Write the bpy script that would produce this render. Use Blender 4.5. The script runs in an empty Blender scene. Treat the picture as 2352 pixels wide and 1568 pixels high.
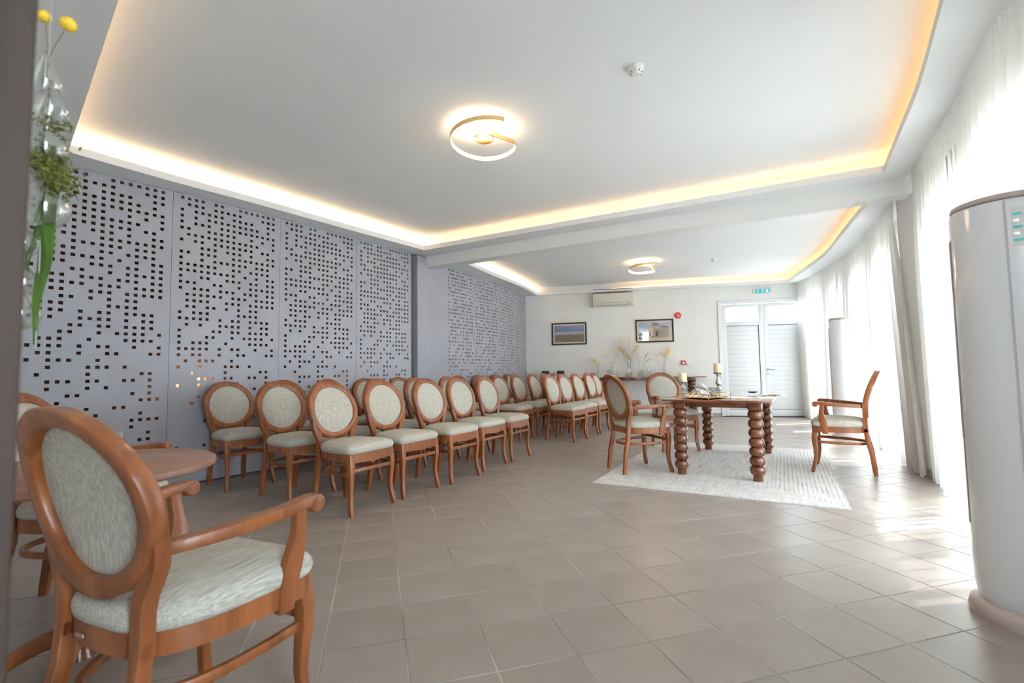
import bpy, bmesh, math, random
from mathutils import Vector, Matrix, geometry
random.seed(7)
PI = math.pi
D = bpy.data
S = bpy.context.scene
C = S.collection

# ------------------------------------------------------------------ camera
H = 1.042
PITCH, ROLL, FPX = 0.0610, -0.0156, 1090.64
cam_d = D.cameras.new('camera'); cam = D.objects.new('camera', cam_d); C.objects.link(cam)
cam_d.sensor_width = 36.0; cam_d.lens = FPX / 2352 * 36.0
cam_d.clip_start = 0.05; cam_d.clip_end = 200
F_ = Vector((0, math.cos(PITCH), math.sin(PITCH))); U0 = Vector((0, -math.sin(PITCH), math.cos(PITCH))); R0 = Vector((1, 0, 0))
R_ = R0 * math.cos(ROLL) + U0 * math.sin(ROLL); U_ = -R0 * math.sin(ROLL) + U0 * math.cos(ROLL)
M = Matrix((R_, U_, -F_)).transposed().to_4x4(); M.translation = Vector((0, 0, H))
cam.matrix_world = M
cam_d.dof.use_dof = True; cam_d.dof.focus_distance = 4.2; cam_d.dof.aperture_fstop = 3.2
S.camera = cam

# ------------------------------------------------------------------ world, sun, exposure
W = D.worlds.new('daylight'); S.world = W; W.use_nodes = True
wn = W.node_tree.nodes; wl = W.node_tree.links
bg = wn['Background']; bg.inputs[0].default_value = (0.70, 0.87, 1.03, 1); bg.inputs[1].default_value = 20.0
sun_d = D.lights.new('sun', 'SUN'); sun = D.objects.new('sun', sun_d); C.objects.link(sun)
sun_d.energy = 40.0; sun_d.angle = 0.009; sun_d.color = (0.96, 0.98, 0.97)
SAZ, SEL = math.radians(8), math.radians(55)
sv = Vector((math.cos(SEL) * math.cos(SAZ), math.cos(SEL) * math.sin(SAZ), math.sin(SEL)))
sun.rotation_euler = sv.to_track_quat('Z', 'Y').to_euler()
S.view_settings.view_transform = 'Standard'; S.view_settings.look = 'None'
S.view_settings.gamma = 1.0; S.view_settings.use_curve_mapping = False
S.view_settings.exposure = 0.22
cy = S.cycles
cy.max_bounces = 10; cy.diffuse_bounces = 5; cy.glossy_bounces = 4; cy.transmission_bounces = 8; cy.transparent_max_bounces = 12
cy.use_denoising = True; cy.sample_clamp_indirect = 8.0; cy.caustics_reflective = False; cy.caustics_refractive = False

# ------------------------------------------------------------------ materials
def nt(name):
    m = D.materials.new(name); m.use_nodes = True
    return m, m.node_tree.nodes, m.node_tree.links, m.node_tree.nodes['Principled BSDF']
def mat(name, col, rough=0.5, metal=0.0, spec=0.5, emit=None, es=0, trans=0, coat=0, ior=1.45, alpha=1):
    m, n, l, b = nt(name)
    b.inputs['Base Color'].default_value = (*col, 1); b.inputs['Roughness'].default_value = rough
    b.inputs['Metallic'].default_value = metal; b.inputs['Specular IOR Level'].default_value = spec
    b.inputs['Transmission Weight'].default_value = trans; b.inputs['IOR'].default_value = ior
    b.inputs['Coat Weight'].default_value = coat; b.inputs['Coat Roughness'].default_value = 0.1
    if emit: b.inputs['Emission Color'].default_value = (*emit, 1); b.inputs['Emission Strength'].default_value = es
    return m
def noise_mat(name, c1, c2, scale=(8, 8, 8), rough=0.5, detail=4, lo=0.35, hi=0.65, bump=0.0, coat=0.0, spec=0.5, obj_rand=0.0, coords='Object', metal=0.0, nscale=1.0, dist=0.0):
    m, n, l, b = nt(name)
    tc = n.new('ShaderNodeTexCoord'); mp = n.new('ShaderNodeMapping'); mp.inputs['Scale'].default_value = scale
    l.new(tc.outputs[coords], mp.inputs[0])
    nz = n.new('ShaderNodeTexNoise'); nz.inputs['Scale'].default_value = nscale; nz.inputs['Detail'].default_value = detail; nz.inputs['Distortion'].default_value = dist
    l.new(mp.outputs[0], nz.inputs['Vector'])
    cr = n.new('ShaderNodeValToRGB'); cr.color_ramp.elements[0].position = lo; cr.color_ramp.elements[1].position = hi
    cr.color_ramp.elements[0].color = (*c1, 1); cr.color_ramp.elements[1].color = (*c2, 1)
    l.new(nz.outputs[0], cr.inputs[0])
    out = cr.outputs[0]
    if obj_rand:
        oi = n.new('ShaderNodeObjectInfo'); mr = n.new('ShaderNodeMapRange'); mr.inputs[3].default_value = 1 - obj_rand; mr.inputs[4].default_value = 1 + obj_rand
        l.new(oi.outputs['Random'], mr.inputs[0])
        mx = n.new('ShaderNodeVectorMath'); mx.operation = 'SCALE'; l.new(out, mx.inputs[0]); l.new(mr.outputs[0], mx.inputs['Scale']); out = mx.outputs[0]
    l.new(out, b.inputs['Base Color']); b.inputs['Roughness'].default_value = rough; b.inputs['Coat Weight'].default_value = coat
    b.inputs['Specular IOR Level'].default_value = spec; b.inputs['Metallic'].default_value = metal
    if bump:
        bp = n.new('ShaderNodeBump'); bp.inputs['Strength'].default_value = bump; bp.inputs['Distance'].default_value = 0.002
        l.new(nz.outputs[0], bp.inputs['Height']); l.new(bp.outputs[0], b.inputs['Normal'])
    return m
m_wood = noise_mat('chair_wood', (0.180, 0.049, 0.013), (0.345, 0.110, 0.031), (14, 14, 2.2), 0.40, 5, 0.3, 0.7, coat=0.15, obj_rand=0.06, dist=1.2)
m_dark = noise_mat('walnut_wood', (0.085, 0.022, 0.009), (0.22, 0.070, 0.025), (9, 9, 3), 0.26, 5, 0.3, 0.72, coat=0.5, dist=1.6)
m_top = noise_mat('polished_tabletop', (0.125, 0.035, 0.014), (0.27, 0.09, 0.035), (3, 16, 3), 0.10, 5, 0.3, 0.72, coat=1.0, dist=1.2)
m_lam = noise_mat('cafe_table_laminate', (0.24, 0.118, 0.078), (0.33, 0.17, 0.115), (3, 22, 3), 0.42, 4, 0.3, 0.7)
m_fabric = noise_mat('woven_fabric', (0.33, 0.29, 0.215), (0.64, 0.615, 0.555), (190, 190, 7), 0.9, 3, 0.25, 0.75, bump=0.35, spec=0.15)
m_seatfab = noise_mat('woven_fabric_seat', (0.33, 0.29, 0.215), (0.64, 0.615, 0.555), (190, 7, 190), 0.9, 3, 0.25, 0.75, bump=0.35, spec=0.15)
m_pipe = mat('piping_fabric', (0.55, 0.52, 0.45), 0.9, spec=0.15)
m_panel = noise_mat('painted_metal_panel', (0.365, 0.36, 0.395), (0.405, 0.40, 0.435), (3, 3, 3), 0.38, 2, 0.3, 0.7, spec=0.45)
m_pil = noise_mat('pilaster_metal', (0.37, 0.365, 0.40), (0.40, 0.395, 0.435), (3, 3, 3), 0.42, 2)
m_back = noise_mat('brown_backing_wood', (0.10, 0.042, 0.025), (0.20, 0.09, 0.05), (3, 3, 14), 0.55, 4)
m_white = noise_mat('white_wall_paint', (0.82, 0.83, 0.82), (0.85, 0.86, 0.85), (2, 2, 2), 0.85, 2, spec=0.2)
m_ceil = mat('white_ceiling_paint', (0.84, 0.86, 0.87), 0.9, spec=0.15)
m_beam = mat('beam_paint', (0.82, 0.83, 0.82), 0.9, spec=0.15)
m_tile = noise_mat('ceramic_tile', (0.290, 0.243, 0.207), (0.330, 0.283, 0.246), (4, 4, 4), 0.34, 5, 0.3, 0.7, spec=0.5, obj_rand=0.05, bump=0.05)
m_grout = noise_mat('grout', (0.22, 0.19, 0.17), (0.60, 0.59, 0.53), (1.1, 1.1, 1.1), 0.9, 3, 0.38, 0.62)
m_skirt = mat('grey_tile_skirting', (0.36, 0.34, 0.31), 0.5)
m_door = mat('white_aluminium', (0.80, 0.82, 0.85), 0.38)
m_gap = mat('dark_gasket', (0.04, 0.04, 0.045), 0.7)
m_metal = mat('brushed_metal', (0.62, 0.62, 0.62), 0.3, 1.0)
m_acw = mat('glossy_white_plastic', (0.86, 0.88, 0.92), 0.16, coat=0.6)
m_acb = mat('rose_beige_plastic', (0.50, 0.40, 0.375), 0.35)
m_handle = mat('satin_steel', (0.33, 0.34, 0.36), 0.35, 0.8)
m_seam = mat('seam_plastic', (0.60, 0.56, 0.60), 0.3)
m_acs = mat('cream_plastic', (0.75, 0.71, 0.63), 0.45)
m_black = mat('black_plastic', (0.018, 0.020, 0.025), 0.4)
m_blackp = mat('dark_wood_frame', (0.030, 0.014, 0.012), 0.35)
m_mount = mat('cream_mount', (0.85, 0.80, 0.66), 0.8)
m_red = mat('red_plastic', (0.62, 0.02, 0.03), 0.35)
m_redl = mat('red_lens', (0.85, 0.12, 0.18), 0.3)
m_plate = mat('white_plastic', (0.80, 0.79, 0.78), 0.4)
m_gold = mat('polished_gold', (0.95, 0.58, 0.20), 0.2, 1.0)
m_goldp = mat('gold_paint', (0.82, 0.55, 0.24), 0.35, 0.6)
m_mirror = mat('mirror', (0.85, 0.85, 0.85), 0.03, 1.0)
m_merc = noise_mat('mercury_glass', (0.55, 0.55, 0.55), (0.88, 0.89, 0.90), (60, 60, 60), 0.12, 3, metal=0.9)
m_candle = mat('ivory_wax', (0.86, 0.72, 0.46), 0.6)
m_candle.node_tree.nodes['Principled BSDF'].inputs['Subsurface Weight'].default_value = 0.25
m_petal = mat('white_petal', (0.86, 0.82, 0.76), 0.7)
m_leaf = noise_mat('green_leaf', (0.016, 0.05, 0.004), (0.08, 0.16, 0.01), (90, 90, 4), 0.5, 3)
m_moss = noise_mat('moss', (0.07, 0.08, 0.012), (0.22, 0.22, 0.04), (120, 120, 120), 0.8, 3)
m_yel = noise_mat('yellow_flower', (0.72, 0.45, 0.02), (0.90, 0.62, 0.05), (200, 200, 200), 0.8, 3)
m_plume = mat('pampas_plume', (0.86, 0.76, 0.52), 0.9)
m_plume2 = mat('pale_pampas_plume', (0.84, 0.76, 0.66), 0.9)
m_stem = mat('dried_stem', (0.20, 0.15, 0.09), 0.8)
m_ochre = mat('ochre_dried_flower', (0.62, 0.42, 0.14), 0.85)
m_jamb = noise_mat('brown_door_jamb', (0.040, 0.026, 0.020), (0.07, 0.048, 0.038), (3, 3, 1), 0.65, 2, spec=0.25)
m_pave = noise_mat('outdoor_paving', (0.77, 0.78, 0.78), (0.85, 0.86, 0.86), (2, 2, 2), 0.9, 3)
m_led = mat('led_strip', (1, 0.8, 0.5), 0.5, emit=(1.0, 0.60, 0.30), es=8.5)
m_led3 = mat('led_strip_amber', (1, 0.8, 0.5), 0.5, emit=(1.0, 0.52, 0.17), es=8)
m_led2 = mat('led_strip_bright', (1, 0.8, 0.5), 0.5, emit=(1.0, 0.68, 0.40), es=18)
m_lamp = mat('lamp_diffuser', (1, 0.9, 0.8), 0.5, emit=(1.0, 0.72, 0.44), es=34)
m_blue = mat('indicator_led', (0.6, 0.6, 1), 0.4, emit=(0.6, 0.6, 1.0), es=2)
def glass(name, tint=(1, 1, 1), refl=0.08, rough=0.02):
    m, n, l, b = nt(name); n.remove(b)
    tr = n.new('ShaderNodeBsdfTransparent'); tr.inputs[0].default_value = (*tint, 1)
    gl = n.new('ShaderNodeBsdfGlossy'); gl.inputs['Roughness'].default_value = rough
    lw = n.new('ShaderNodeLayerWeight'); lw.inputs[0].default_value = refl + 0.2
    mr = n.new('ShaderNodeMath'); mr.operation = 'MULTIPLY_ADD'; mr.inputs[1].default_value = 0.55; mr.inputs[2].default_value = refl
    l.new(lw.outputs['Facing'], mr.inputs[0]); cl = n.new('ShaderNodeClamp'); l.new(mr.outputs[0], cl.inputs[0])
    mx = n.new('ShaderNodeMixShader'); l.new(cl.outputs[0], mx.inputs[0]); l.new(tr.outputs[0], mx.inputs[1]); l.new(gl.outputs[0], mx.inputs[2])
    l.new(mx.outputs[0], n['Material Output'].inputs[0]); return m
m_pane = glass('window_glass', refl=0.03)
m_vase = glass('clear_vase_glass', (0.975, 0.985, 0.985), 0.09, 0.03)
m_cut = glass('cut_glass', (0.93, 0.94, 0.95), 0.28, 0.06)
m_bub = glass('bubble_glass', (0.93, 0.97, 0.95), 0.24, 0.06)
m_acr = glass('clear_acrylic', (0.96, 0.97, 0.98), 0.12, 0.05)
# sheer curtain: woven cloth that scatters and passes light
def curtain_mat():
    m, n, l, b = nt('sheer_curtain'); n.remove(b)
    df = n.new('ShaderNodeBsdfDiffuse'); df.inputs[0].default_value = (0.86, 0.84, 0.80, 1)
    tl = n.new('ShaderNodeBsdfTranslucent'); tl.inputs[0].default_value = (0.92, 0.90, 0.86, 1)
    tr = n.new('ShaderNodeBsdfTransparent'); tr.inputs[0].default_value = (1, 0.99, 0.97, 1)
    a = n.new('ShaderNodeMixShader'); a.inputs[0].default_value = 0.40; l.new(df.outputs[0], a.inputs[1]); l.new(tl.outputs[0], a.inputs[2])
    tc = n.new('ShaderNodeTexCoord'); mp = n.new('ShaderNodeMapping'); mp.inputs['Scale'].default_value = (6, 6, 160); l.new(tc.outputs['Object'], mp.inputs[0])
    nz = n.new('ShaderNodeTexNoise'); nz.inputs['Scale'].default_value = 1.0; nz.inputs['Detail'].default_value = 2; l.new(mp.outputs[0], nz.inputs['Vector'])
    mr = n.new('ShaderNodeMapRange'); mr.inputs[1].default_value = 0.3; mr.inputs[2].default_value = 0.7; mr.inputs[3].default_value = 0.07; mr.inputs[4].default_value = 0.13; l.new(nz.outputs[0], mr.inputs[0])
    x = n.new('ShaderNodeMixShader'); l.new(mr.outputs[0], x.inputs[0]); l.new(a.outputs[0], x.inputs[1]); l.new(tr.outputs[0], x.inputs[2])
    l.new(x.outputs[0], n['Material Output'].inputs[0]); return m
m_curt = curtain_mat()

# ------------------------------------------------------------------ mesh helpers
def obj(name, bm, m, parent=None, smooth=35, loc=None, rz=None):
    me = D.meshes.new(name); bm.to_mesh(me); bm.free()
    for k in (m if isinstance(m, (list, tuple)) else [m]): me.materials.append(k)
    if smooth:
        me.shade_smooth(); me.set_sharp_from_angle(angle=math.radians(smooth))
    o = D.objects.new(name, me); C.objects.link(o)
    if parent is not None: o.parent = parent
    if loc is not None: o.location = loc
    if rz is not None: o.rotation_euler = (0, 0, rz)
    return o
def tag(o, label=None, cat=None, group=None, kind=None):
    if label: o['label'] = label
    if cat: o['category'] = cat
    if group: o['group'] = group
    if kind: o['kind'] = kind
    return o
def thing(name, label, cat, loc=(0, 0, 0), rz=0, group=None):
    o = D.objects.new(name, None); C.objects.link(o); o.empty_display_size = 0.1
    o.location = loc; o.rotation_euler = (0, 0, rz)
    return tag(o, label, cat, group)
def struct(name, label=None, cat=None, loc=(0, 0, 0), rz=0):
    o = D.objects.new(name, None); C.objects.link(o); o.location = loc; o.rotation_euler = (0, 0, rz)
    return tag(o, label, cat, kind='structure')
def B(): return bmesh.new()
def box(bm, c, s, rz=0.0, bev=0.0, rot=None, mi=0):
    r = bmesh.ops.create_cube(bm, size=1.0)
    vs = r['verts']; fs = set(f for v in vs for f in v.link_faces)
    mt = Matrix.Translation(c) @ (rot if rot is not None else Matrix.Rotation(rz, 4, 'Z')) @ Matrix.Diagonal((*s, 1))
    bmesh.ops.transform(bm, matrix=mt, verts=vs)
    for f in fs: f.material_index = mi
    if bev:
        es = list(set(e for v in vs for e in v.link_edges))
        bmesh.ops.bevel(bm, geom=es, offset=bev, segments=2, profile=0.5, affect='EDGES')
def b2(bm, x0, x1, y0, y1, z0, z1, bev=0.0, mi=0):
    box(bm, ((x0 + x1) / 2, (y0 + y1) / 2, (z0 + z1) / 2), (abs(x1 - x0), abs(y1 - y0), abs(z1 - z0)), bev=bev, mi=mi)
def lathe(bm, prof, seg=24, c=(0, 0, 0), mt=None, mi=0):
    rings = []
    for r, z in prof:
        if r < 1e-5: rings.append([bm.verts.new((c[0], c[1], c[2] + z))])
        else: rings.append([bm.verts.new((c[0] + r * math.cos(2 * PI * i / seg), c[1] + r * math.sin(2 * PI * i / seg), c[2] + z)) for i in range(seg)])
    for a, b in zip(rings[:-1], rings[1:]):
        for i in range(seg):
            j = (i + 1) % seg
            if len(a) == 1 and len(b) == 1: continue
            if len(a) == 1: f = bm.faces.new((a[0], b[j], b[i]))
            elif len(b) == 1: f = bm.faces.new((a[i], a[j], b[0]))
            else: f = bm.faces.new((a[i], a[j], b[j], b[i]))
            f.material_index = mi
    if mt is not None: bmesh.ops.transform(bm, matrix=mt, verts=[v for r in rings for v in r])
def sweep(bm, pts, sec, up=(0, 0, 1), closed=False, caps=True, mi=0):
    """sec: list (per point) of lists of 2D (side, up) points, or one list for all"""
    n = len(pts); P = [Vector(p) for p in pts]; rings = []; up = Vector(up)
    for i in range(n):
        if closed: t = P[(i + 1) % n] - P[i - 1]
        else: t = P[min(i + 1, n - 1)] - P[max(i - 1, 0)]
        t.normalize()
        s = t.cross(up)
        if s.length < 1e-4: s = Vector((1, 0, 0))
        s.normalize(); u = s.cross(t).normalized()
        sc = sec[i] if isinstance(sec[0][0], (list, tuple)) else sec
        rings.append([bm.verts.new(P[i] + s * a + u * b) for a, b in sc])
    k = len(rings[0])
    for i in range(n if closed else n - 1):
        a, b = rings[i], rings[(i + 1) % n]
        for j in range(k):
            f = bm.faces.new((a[j], a[(j + 1) % k], b[(j + 1) % k], b[j])); f.material_index = mi
    if caps and not closed:
        f = bm.faces.new(rings[0][::-1]); f.material_index = mi
        f = bm.faces.new(rings[-1]); f.material_index = mi
def rsec(w, h, r=None):
    """rounded rectangle section, half sizes w, h"""
    r = min(w, h) * 0.4 if r is None else r; out = []
    for cx, cy, a0 in ((w - r, h - r, 0), (-w + r, h - r, 90), (-w + r, -h + r, 180), (w - r, -h + r, 270)):
        for a in (0, 45, 90): out.append((cx + r * math.cos(math.radians(a0 + a)), cy + r * math.sin(math.radians(a0 + a))))
    return out
def csec(r, n=8): return [(r * math.cos(2 * PI * i / n), r * math.sin(2 * PI * i / n)) for i in range(n)]
def tube(bm, pts, r, n=6, up=(0, 0, 1), closed=False, mi=0):
    if isinstance(r, (int, float)): sweep(bm, pts, csec(r, n), up, closed, mi=mi)
    else: sweep(bm, pts, [csec(q, n) for q in r], up, closed, mi=mi)
def legsweep(bm, pts):
    """vertical-ish square leg, pts = (x, y, z, half)"""
    rings = []
    for x, y, z, h in pts:
        hx, hy = (h, h) if not isinstance(h, tuple) else h
        r = 0.3 * min(hx, hy)
        rings.append([bm.verts.new((x + a, y + b, z)) for a, b in rsec(hx, hy, r)])
    k = len(rings[0])
    for a, b in zip(rings[:-1], rings[1:]):
        for j in range(k): bm.faces.new((a[j], b[j], b[(j + 1) % k], a[(j + 1) % k]))
    bm.faces.new(rings[0]); bm.faces.new(rings[-1][::-1])
def smoothpts(pts, n=6, closed=False):
    P = [Vector(p) for p in pts]; out = []; L = len(P)
    for i in range(L if closed else L - 1):
        g = lambda k: P[k % L] if closed else P[max(0, min(L - 1, k))]
        p0, p1, p2, p3 = g(i - 1), g(i), g(i + 1), g(i + 2)
        for j in range(n):
            t = j / n
            out.append(0.5 * ((2 * p1) + (-p0 + p2) * t + (2 * p0 - 5 * p1 + 4 * p2 - p3) * t * t + (-p0 + 3 * p1 - 3 * p2 + p3) * t ** 3))
    if not closed: out.append(P[-1].copy())
    return out
def prism(bm, poly, z0, z1, hole=None, mi=0):
    loops = [poly] + ([hole] if hole else [])
    tris = geometry.tessellate_polygon([[Vector((p[0], p[1], 0)) for p in lp] for lp in loops])
    flat = [p for lp in loops for p in lp]
    lo = [bm.verts.new((p[0], p[1], z0)) for p in flat]; hi = [bm.verts.new((p[0], p[1], z1)) for p in flat]
    for t in tris:
        a, b, c = t
        cr = (flat[b][0] - flat[a][0]) * (flat[c][1] - flat[a][1]) - (flat[b][1] - flat[a][1]) * (flat[c][0] - flat[a][0])
        if abs(cr) < 1e-12: continue
        if cr < 0: b, c = c, b
        f = bm.faces.new((hi[a], hi[b], hi[c])); f.material_index = mi
        f = bm.faces.new((lo[c], lo[b], lo[a])); f.material_index = mi
    o = 0
    for lp in loops:
        n = len(lp)
        for i in range(n):
            j = (i + 1) % n
            f = bm.faces.new((lo[o + i], lo[o + j], hi[o + j], hi[o + i])); f.material_index = mi
        o += n
    bmesh.ops.recalc_face_normals(bm, faces=bm.faces)

# path utilities (2D polylines)
class Path:
    def __init__(s, pts):
        s.p = [Vector((a[0], a[1])) for a in pts]; s.c = [0]
        for a, b in zip(s.p[:-1], s.p[1:]): s.c.append(s.c[-1] + (b - a).length)
        s.L = s.c[-1]
    def at(s, t, off=0.0):
        t2 = max(0, min(s.L - 1e-6, t)); i = max(k for k in range(len(s.c) - 1) if s.c[k] <= t2)
        a, b = s.p[i], s.p[i + 1]; d = (b - a).normalized(); q = a + d * (t - s.c[i]); n = Vector((-d.y, d.x))   # n = left of travel
        # smooth the normal
        return q + n * off
    def tan(s, t):
        return (s.at(min(s.L, t + .12)) - s.at(max(0, t - .12))).normalized()
    def off(s, t, o):
        d = s.tan(t); return s.at(t) + Vector((-d.y, d.x)) * o
def sm2(pts, n=6): return [(v.x, v.y) for v in smoothpts([(a[0], a[1], 0) for a in pts], n)]
def near_t(path, x, y):
    best = (9e9, 0); k = 0.0
    while k < path.L:
        q = path.at(k); d = (q.x - x) ** 2 + (q.y - y) ** 2
        if d < best[0]: best = (d, k)
        k += 0.01
    return best[1]

# ------------------------------------------------------------------ room plan (metres, camera at the origin)
ZN, ZF = 2.82, 2.76            # underside of the ceiling margins, near bay and far bay
TN, TF = 3.02, 2.95            # raised tray ceilings
LW = Path(sm2([(-5.35, 1.75), (-4.6, 2.75), (-3.92, 3.63), (-3.24, 4.485), (-2.625, 5.33), (-2.04, 6.2), (-1.477, 7.07), (-1.074, 7.72), (-0.671, 8.42), (-0.262, 9.2), (0.06, 10.05), (0.33, 10.98)]))
CW = Path(sm2([(1.45, -0.75), (1.72, 0.1), (2.08, 0.95), (2.36, 1.75), (2.53, 2.30), (2.75, 2.66), (3.03, 3.08), (3.33, 3.6), (3.72, 4.27), (4.11, 5.02), (4.63, 6.0), (5.19, 7.23), (5.68, 8.74), (5.93, 9.78)]))
WR = Path([tuple(CW.off(CW.L * i / 60, -0.17)) for i in range(61)])      # inner face of the window wall
B0 = Vector((3.04, 10.403)); WU = Vector((0.97789, -0.20911)); WM = Vector((-0.20911, -0.97789)); WA = math.atan2(WU.y, WU.x)
def FW(s, off=0.0, z=0.0):
    q = B0 + WU * s + WM * off; return (q.x, q.y, z)
NF = Vector((0.675, 0.738)); TFr = Vector((0.738, -0.675))              # front wall normal and direction
def front(t, d): q = NF * d + TFr * t; return (q.x, q.y)
BM0 = Vector((-1.32, 7.253)); BMd = Vector((0.8715, -0.4904)); BMn = Vector((0.4904, 0.8715))

# ---- floor
GA, GO = 0.2773, Vector((-0.0654, 1.716)); TS = 0.30
ga = Vector((math.cos(GA), math.sin(GA))); gb = Vector((-math.sin(GA), math.cos(GA)))
floor = struct('floor')
plan = [front(-6.6, -0.03)] + [tuple(LW.at(t, 0.25)) for t in [i * LW.L / 24 for i in range(25)]] + [FW(-3.0, -0.2)[:2], FW(3.6, -0.2)[:2]] + [tuple(WR.at(WR.L * (1 - i / 24))) for i in range(25)] + [front(2.6, -1.6), front(-6.6, -1.6)]
def inside(x, y, poly):
    r = False; j = len(poly) - 1
    for i in range(len(poly)):
        xi, yi = poly[i][0], poly[i][1]; xj, yj = poly[j][0], poly[j][1]
        if (yi > y) != (yj > y) and x < (xj - xi) * (y - yi) / (yj - yi) + xi: r = not r
        j = i
    return r
bm = B(); b2(bm, -7.5, 9.0, -3.5, 13.0, -0.12, -0.0016); obj('grout_bed', bm, m_grout, floor, smooth=0)
def in_view(x, y):
    return y > 1.35 and abs(x) / y < 1.12
cells = []
for i in range(-45, 46):
    for j in range(-25, 50):
        q = GO + ga * (i + .5) * TS + gb * (j + .5) * TS
        if inside(q.x, q.y, plan): cells.append((0 if in_view(q.x, q.y) else 1, q.length, q.x, q.y, i, j))
cells.sort()
hs = TS / 2 - 0.0028
bm = B(); box(bm, (0, 0, -0.002), (2 * hs, 2 * hs, 0.004), bev=0.0008)
for f in bm.faces: f.smooth = False
t0 = obj('tile', bm, m_tile, floor, smooth=0); rt = random.Random(3)
for k, (v, d, x, y, i, j) in enumerate(cells[:300]):
    o = t0 if k == 0 else t0.copy()
    if k: C.objects.link(o); o.parent = floor
    o.location = (x + rt.uniform(-.0008, .0008), y + rt.uniform(-.0008, .0008), rt.uniform(-.0003, .0003)); o.rotation_euler = (0, 0, GA + rt.uniform(-.003, .003))
bm = B()
for v, d, x, y, i, j in cells[300:]:
    box(bm, (x, y, -0.002), (2 * hs, 2 * hs, 0.004), rz=GA)
tag(obj('far_tiles', bm, m_tile, floor, smooth=0), kind='stuff')

# ---- left wall: backing and perforated panels
HOLES = [
 (0,2,3,4,5,7,9,10,11,12,13,14,15,19,20,22,23,24,25,26,28,31,41), (0,1,5,6,9,11,12,14,16,17,18,20,21,25,27), (0,1,2,3,4,6,7,11,12,14,15,16,17,18,19,20,24,25,26,29,34),
 (0,1,2,4,6,7,8,9,10,11,12,13,15,16,17,19,20,21,24,25,26,27,28,30,31,33), (2,3,4,5,6,8,9,11,12,13,15,16,17,18,19,20,23,24,25,27,30,33,37,41), (0,1,2,3,5,6,7,8,9,10,11,12,14,16,18,22,23,27,30,32,34,40),
 (0,1,2,3,4,5,6,7,10,12,14,15,16,20,21,22,25,26,32), (1,3,4,5,6,7,8,10,12,13,15,17,18,21,24,28,29,30,31,34), (1,2,3,4,5,6,7,8,9,10,11,12,13,15,16,17,20,21,22,23,25,27,28,30,35),
 (0,1,2,3,4,6,7,8,9,10,11,13,14,16,17,18,19,20,21,22,25,26,28,31), (0,2,3,4,6,7,9,10,12,15,16,19,23,26,34), (0,2,3,4,5,6,7,8,9,11,13,14,15,17,18,19,20,21,22,23,24,28,30,34),
 (0,3,4,6,9,10,11,12,13,14,15,16,17,18,19,20,22,23,24,25,30,32,36,37), (0,1,4,5,7,9,10,11,14,16,17,20,21,22,23,24,29,33,35,36,39), (0,1,2,3,4,7,8,9,10,11,12,13,14,15,16,17,20,21,22,24,26,29,30,31,32,33,36,38,39),
 (0,1,2,4,5,6,8,9,12,13,14,15,16,17,23,25,26,33,36)]
def seam_t(x, y): return near_t(LW, x, y)
wl_ = struct('wall_left')
bm = B()
N = 70
for i in range(N):
    a, b = LW.off(LW.L * i / N, .14), LW.off(LW.L * (i + 1) / N, .14); c, d = LW.off(LW.L * i / N, .24), LW.off(LW.L * (i + 1) / N, .24)
    vs = [bm.verts.new((p.x, p.y, z)) for p in (a, b, d, c) for z in (0, 3.1)]
    a0, a1, b0, b1, d0, d1, c0, c1 = vs
    for f in ((a0, a1, b1, b0), (c0, d0, d1, c1), (a1, c1, d1, b1), (a0, b0, d0, c0), (a0, c0, c1, a1), (b0, b1, d1, d0)): bm.faces.new(f)
bmesh.ops.recalc_face_normals(bm, faces=bm.faces)
obj('backing_board', bm, m_back, wl_, smooth=0)
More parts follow.
